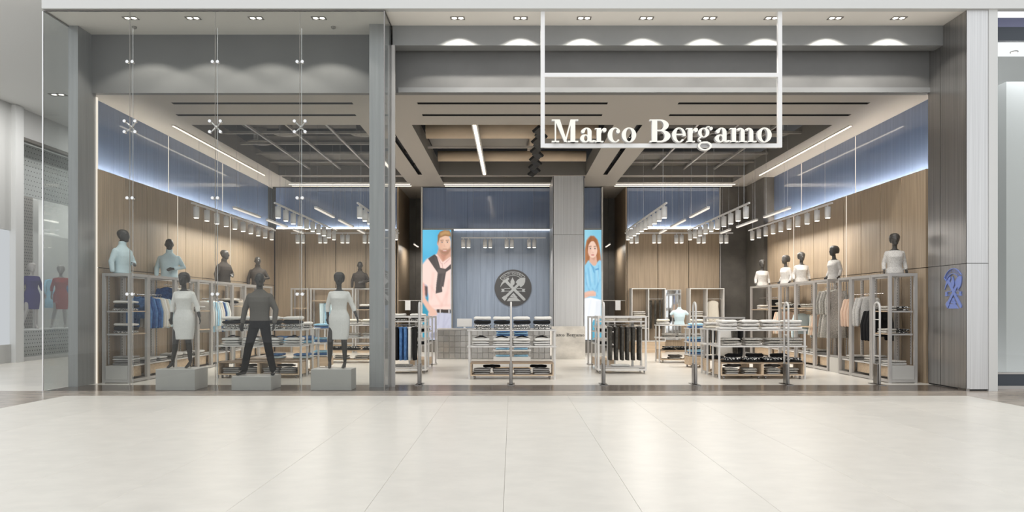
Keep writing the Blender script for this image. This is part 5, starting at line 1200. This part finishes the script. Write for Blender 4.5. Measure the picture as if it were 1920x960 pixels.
# left back racks
for k, (a, b) in enumerate(((-7.4, -6.8), (-6.75, -5.3), (-5.25, -4.0))):
    t = thing('wall_rack', 'frame rack on the back wall, %s' % ['at the left corner', 'in the middle with jeans', 'nearest the passage with shelves'][k], 'clothes rack', (a, 24.95, 0), 0, 'frame racks along the back wall'); w = b-a; c = .025
    for xx in (c, w-c):
        for yy in (c, .45-c): ob('post', MB().box(xx-c, xx+c, yy-c, yy+c, 0, 2.16), 'frame_grey', t)
    for z in (2.135, .3): 
        for yy in (c, .45-c): ob('rail', MB().box(2*c, w-2*c, yy-c+.001, yy+c-.001, z-c+.001, z+c-.001), 'frame_grey', t)
    for z in ((1.5,), (1.75,), (1.45, .95))[k]: bx('shelf', 'oak_light', t, 2*c+.001, w-2*c-.001, .03, .42, z-.025, z)
    bx('base_panel', 'oak_light', t, .06, w-.06, .06, .08, 0, .27)
for k, m in enumerate(['f_paleblue', 'f_aqua', 'f_paleblue', 'f_aqua']): hang('trousers', m, -6.35+k*.18, 25.15, 1.70, 0.6, '%s on the middle back rack' % ORD[k], L=.9, var=k % 3, group='jeans on the back rack')
for z, q in ((1.45, 'upper'), (.95, 'lower')): row([-4.95, -4.5], 25.18, z, [('f_white', .08), ('f_black', .1)] if z > 1.2 else [('f_cream', .08), ('f_lace', .08)], '%s shelf of back rack nearest passage' % q, .38, .34)
# rails with price cards at the passages
for s in (-1, 1):
    t = thing('passage_rail', 'thin rail with hanging white card across the %s passage' % n_[s], 'rail', (s*3.49, 25.52, 1.75))
    ob('bar', MB().tube([(-.39, 0, 0), (.39, 0, 0)], .012, 8, False), 'frame_grey', t); bx('card', 'card_white', t, .1*s-.09+.03, .1*s+.09+.03, -.02, -.014, -.33, .0)
# ================================================================== NEIGHBOURING SHOPS
# left corridor wall (runs away from the camera) with a display window
XW = -13.6
nb = struct(ob('wall_left', MB().box(XW-.15, XW, 23.9+.9, 41.8, 0, 7.03).box(XW-.15, XW, 13.3, 24.8, 6.24, 7.03).box(XW-.15, XW, 13.3, 20.30, 3.6, 6.24), 'white_paint'), 'white wall of the left mall corridor above the neighbouring shop')
struct(bx('trim_12', 'corridor_paint', None, XW-.05, XW+.12, 20.28, 20.62, 0, 7.02), 'white jamb post of the neighbouring shop')
struct(ob('trim_13', MB().box(XW-.1, XW+.04, 20.62, 24.8, 6.15, 6.239), 'coffer_grey'), 'dark grey frame above the neighbouring window')
struct(bx('window_7', 'glass', None, XW-.012, XW, 20.63, 24.78, .12, 6.14), 'glass pane of the neighbouring shop window')
struct(bx('floor', 'white_paint', None, -19, XW-.001, 20.3, 30, .0, .12), 'raised floor of the neighbouring shop window')
struct(ob('wall_neighbour', MB().box(-19.2, -19, 20.3, 30, 0, 6.3).box(-19, XW-.16, 29.9, 30.1, 0, 6.3).box(-19, XW-.16, 20.3, 30, 6.3, 6.4), 'corridor_paint'), 'plain inner walls of the neighbouring shop')
struct(ob('added_light_panel', MB().box(-18.5, -14.5, 22, 29, 6.27, 6.29), 'shop_fill'), 'added glowing panel that brightens the neighbouring shop')  # glowing panel added to brighten the shop interior
def perforated(name, label, x0, x1, y0, y1, z0, z1, nu, nv, axis, m='coffer_grey', r=.024):
    o = struct(bx(name, m, None, x0, x1, y0, y1, z0, z1), label); mb = MB()
    for i in range(nu):
        for j in range(nv):
            a = (i+.5+.5*(j % 2))/(nu+.5); b = (j+.5)/nv
            if axis == 'x': c = (x1+.002, y0+a*(y1-y0), z0+b*(z1-z0)); d = (.002, 0, 0)
            elif axis == 'y': c = (x0+a*(x1-x0), y0-.002, z0+b*(z1-z0)); d = (0, .002, 0)
            else: c = (x0+a*(x1-x0), y0+b*(y1-y0), z1+.002); d = (0, 0, .002)
            c = Vector(c); d = Vector(d); mb.tube([c-d, c+d], [r, r], 6, False)
    h = ob('perforation', mb, 'black', o); h['kind'] = 'stuff'; return o
perforated('trim_14', 'dark perforated panel in the neighbouring window', -15.1, -15.05, 21.5, 23.45, .3, 5.1, 22, 52, 'x', 'grid_grey', .02)
perforated('trim_15', 'white perforated valance in the neighbouring window', -14.2, -14.16, 20.65, 24.75, 4.75, 6.268, 30, 11, 'x', 'corridor_paint', .016)
perforated('trim_16', 'white perforated display platform in the neighbouring window', -15.04, -13.65, 20.7, 24.7, .121, .86, 36, 7, 'x', 'white_paint', .018)
struct(bx('trim_17', 'white_paint', None, -15.3, -15.06, 23.5, 23.75, .0, 4.9), 'white upright inside the neighbouring window')
struct(bx('wall_neighbour', 'white_paint', None, -17.5, -17.3, 24.0, 29.8, .125, 4.2), 'white partition in the neighbouring shop')
fr = female('female_mannequin', 'pale mannequin in red dress in the neighbouring window', (-14.35, 23.75, .84), .5, FA, 'f_red', 'mannequin_pale', turn=0)
fr.location.z += .02; fr.scale = (1.12,)*3
fp = dup(fr, (-14.5, 22.55, .862), .9, 'pale mannequin in dark purple dress in the neighbouring window'); recolour(fp, 'dress', 'f_purple')
for k in range(5): hang('dress', ['f_red', 'f_dkgrey', 'f_aqua', 'f_denim', 'f_peach', 'f_dkgrey'][k], -17.0+.1*k, 25.6+k*.75, 2.6, PI/2, '%s on the far wall of the neighbouring shop' % ORD[k], L=1.1, var=k % 4, group='clothes in the neighbouring shop')
# the shop before it
struct(ob('window_8', MB().box(XW-.06, XW-.04, 13.5, 20.27, .5, 3.59), 'daylight_panel'), 'bright window of the shop at the far left edge')
struct(ob('trim_18', MB().box(XW-.27, XW, 13.5, 20.27, 0, .5), 'white_paint'), 'low white sill of the far left window')
# right neighbour
YR = 13.6
struct(ob('wall_neighbour', MB().box(8.62, 16, 15.8, 16.0, 0, 6.8).box(15.9, 16, 13.5, 15.8, 0, 6.8).box(8.622, 8.7, 14.31, 15.8, 0, 6.8), 'white_paint'), 'white interior wall of the right neighbouring shop')
struct(ob('trim_19', MB().box(8.63, 16, YR+.02, YR+.1, 6.35, 6.60), 'shop_dark'), 'dark transom band above the right shop window')
struct(ob('trim_20', MB().box(8.63, 16, YR+.02, YR+.1, 6.601, 6.77), 'shop_blue'), 'bluish upper band above the right shop window')
struct(ob('trim_21', MB().box(8.63, 16, YR-.02, YR+.1, .06, .27), 'shop_dark'), 'dark base band of the right shop window')
struct(ob('trim_22', MB().box(8.63, 16, YR-.04, YR+.12, 0, .059).box(8.63, 16, YR-.03, YR+.11, .271, .3), 'frame_grey'), 'metal sill strips of the right shop window')
struct(bx('window_9', 'glass', None, 8.63, 16, YR+.03, YR+.042, .301, 6.349), 'glass pane of the right neighbouring shop')
struct(bx('wall_pillar', 'corridor_paint', None, XP(1887, 14.6), 10.6, 14.6, 15.2, 0, ZP(153, 14.6)), 'grey partition panel inside the right shop')
t = thing('downlight', 'small bright downlight in the right neighbouring shop', 'downlight', (9.55, 14.2, 6.33)); ob('lens', MB().tube([(0, 0, 0), (0, 0, .02)], [.05, .05], 12, False), 'lamp_glow', t); ob('bezel', MB().tube([(0, 0, .004), (0, 0, .02)], [.07, .07], 14, False), 'frame_grey', t)
area('right_shop_fill', (10.6, 14.4, 6.3), 2.5, 1.0, 45, (.93, .96, 1))  # unseen area light added to light this shop
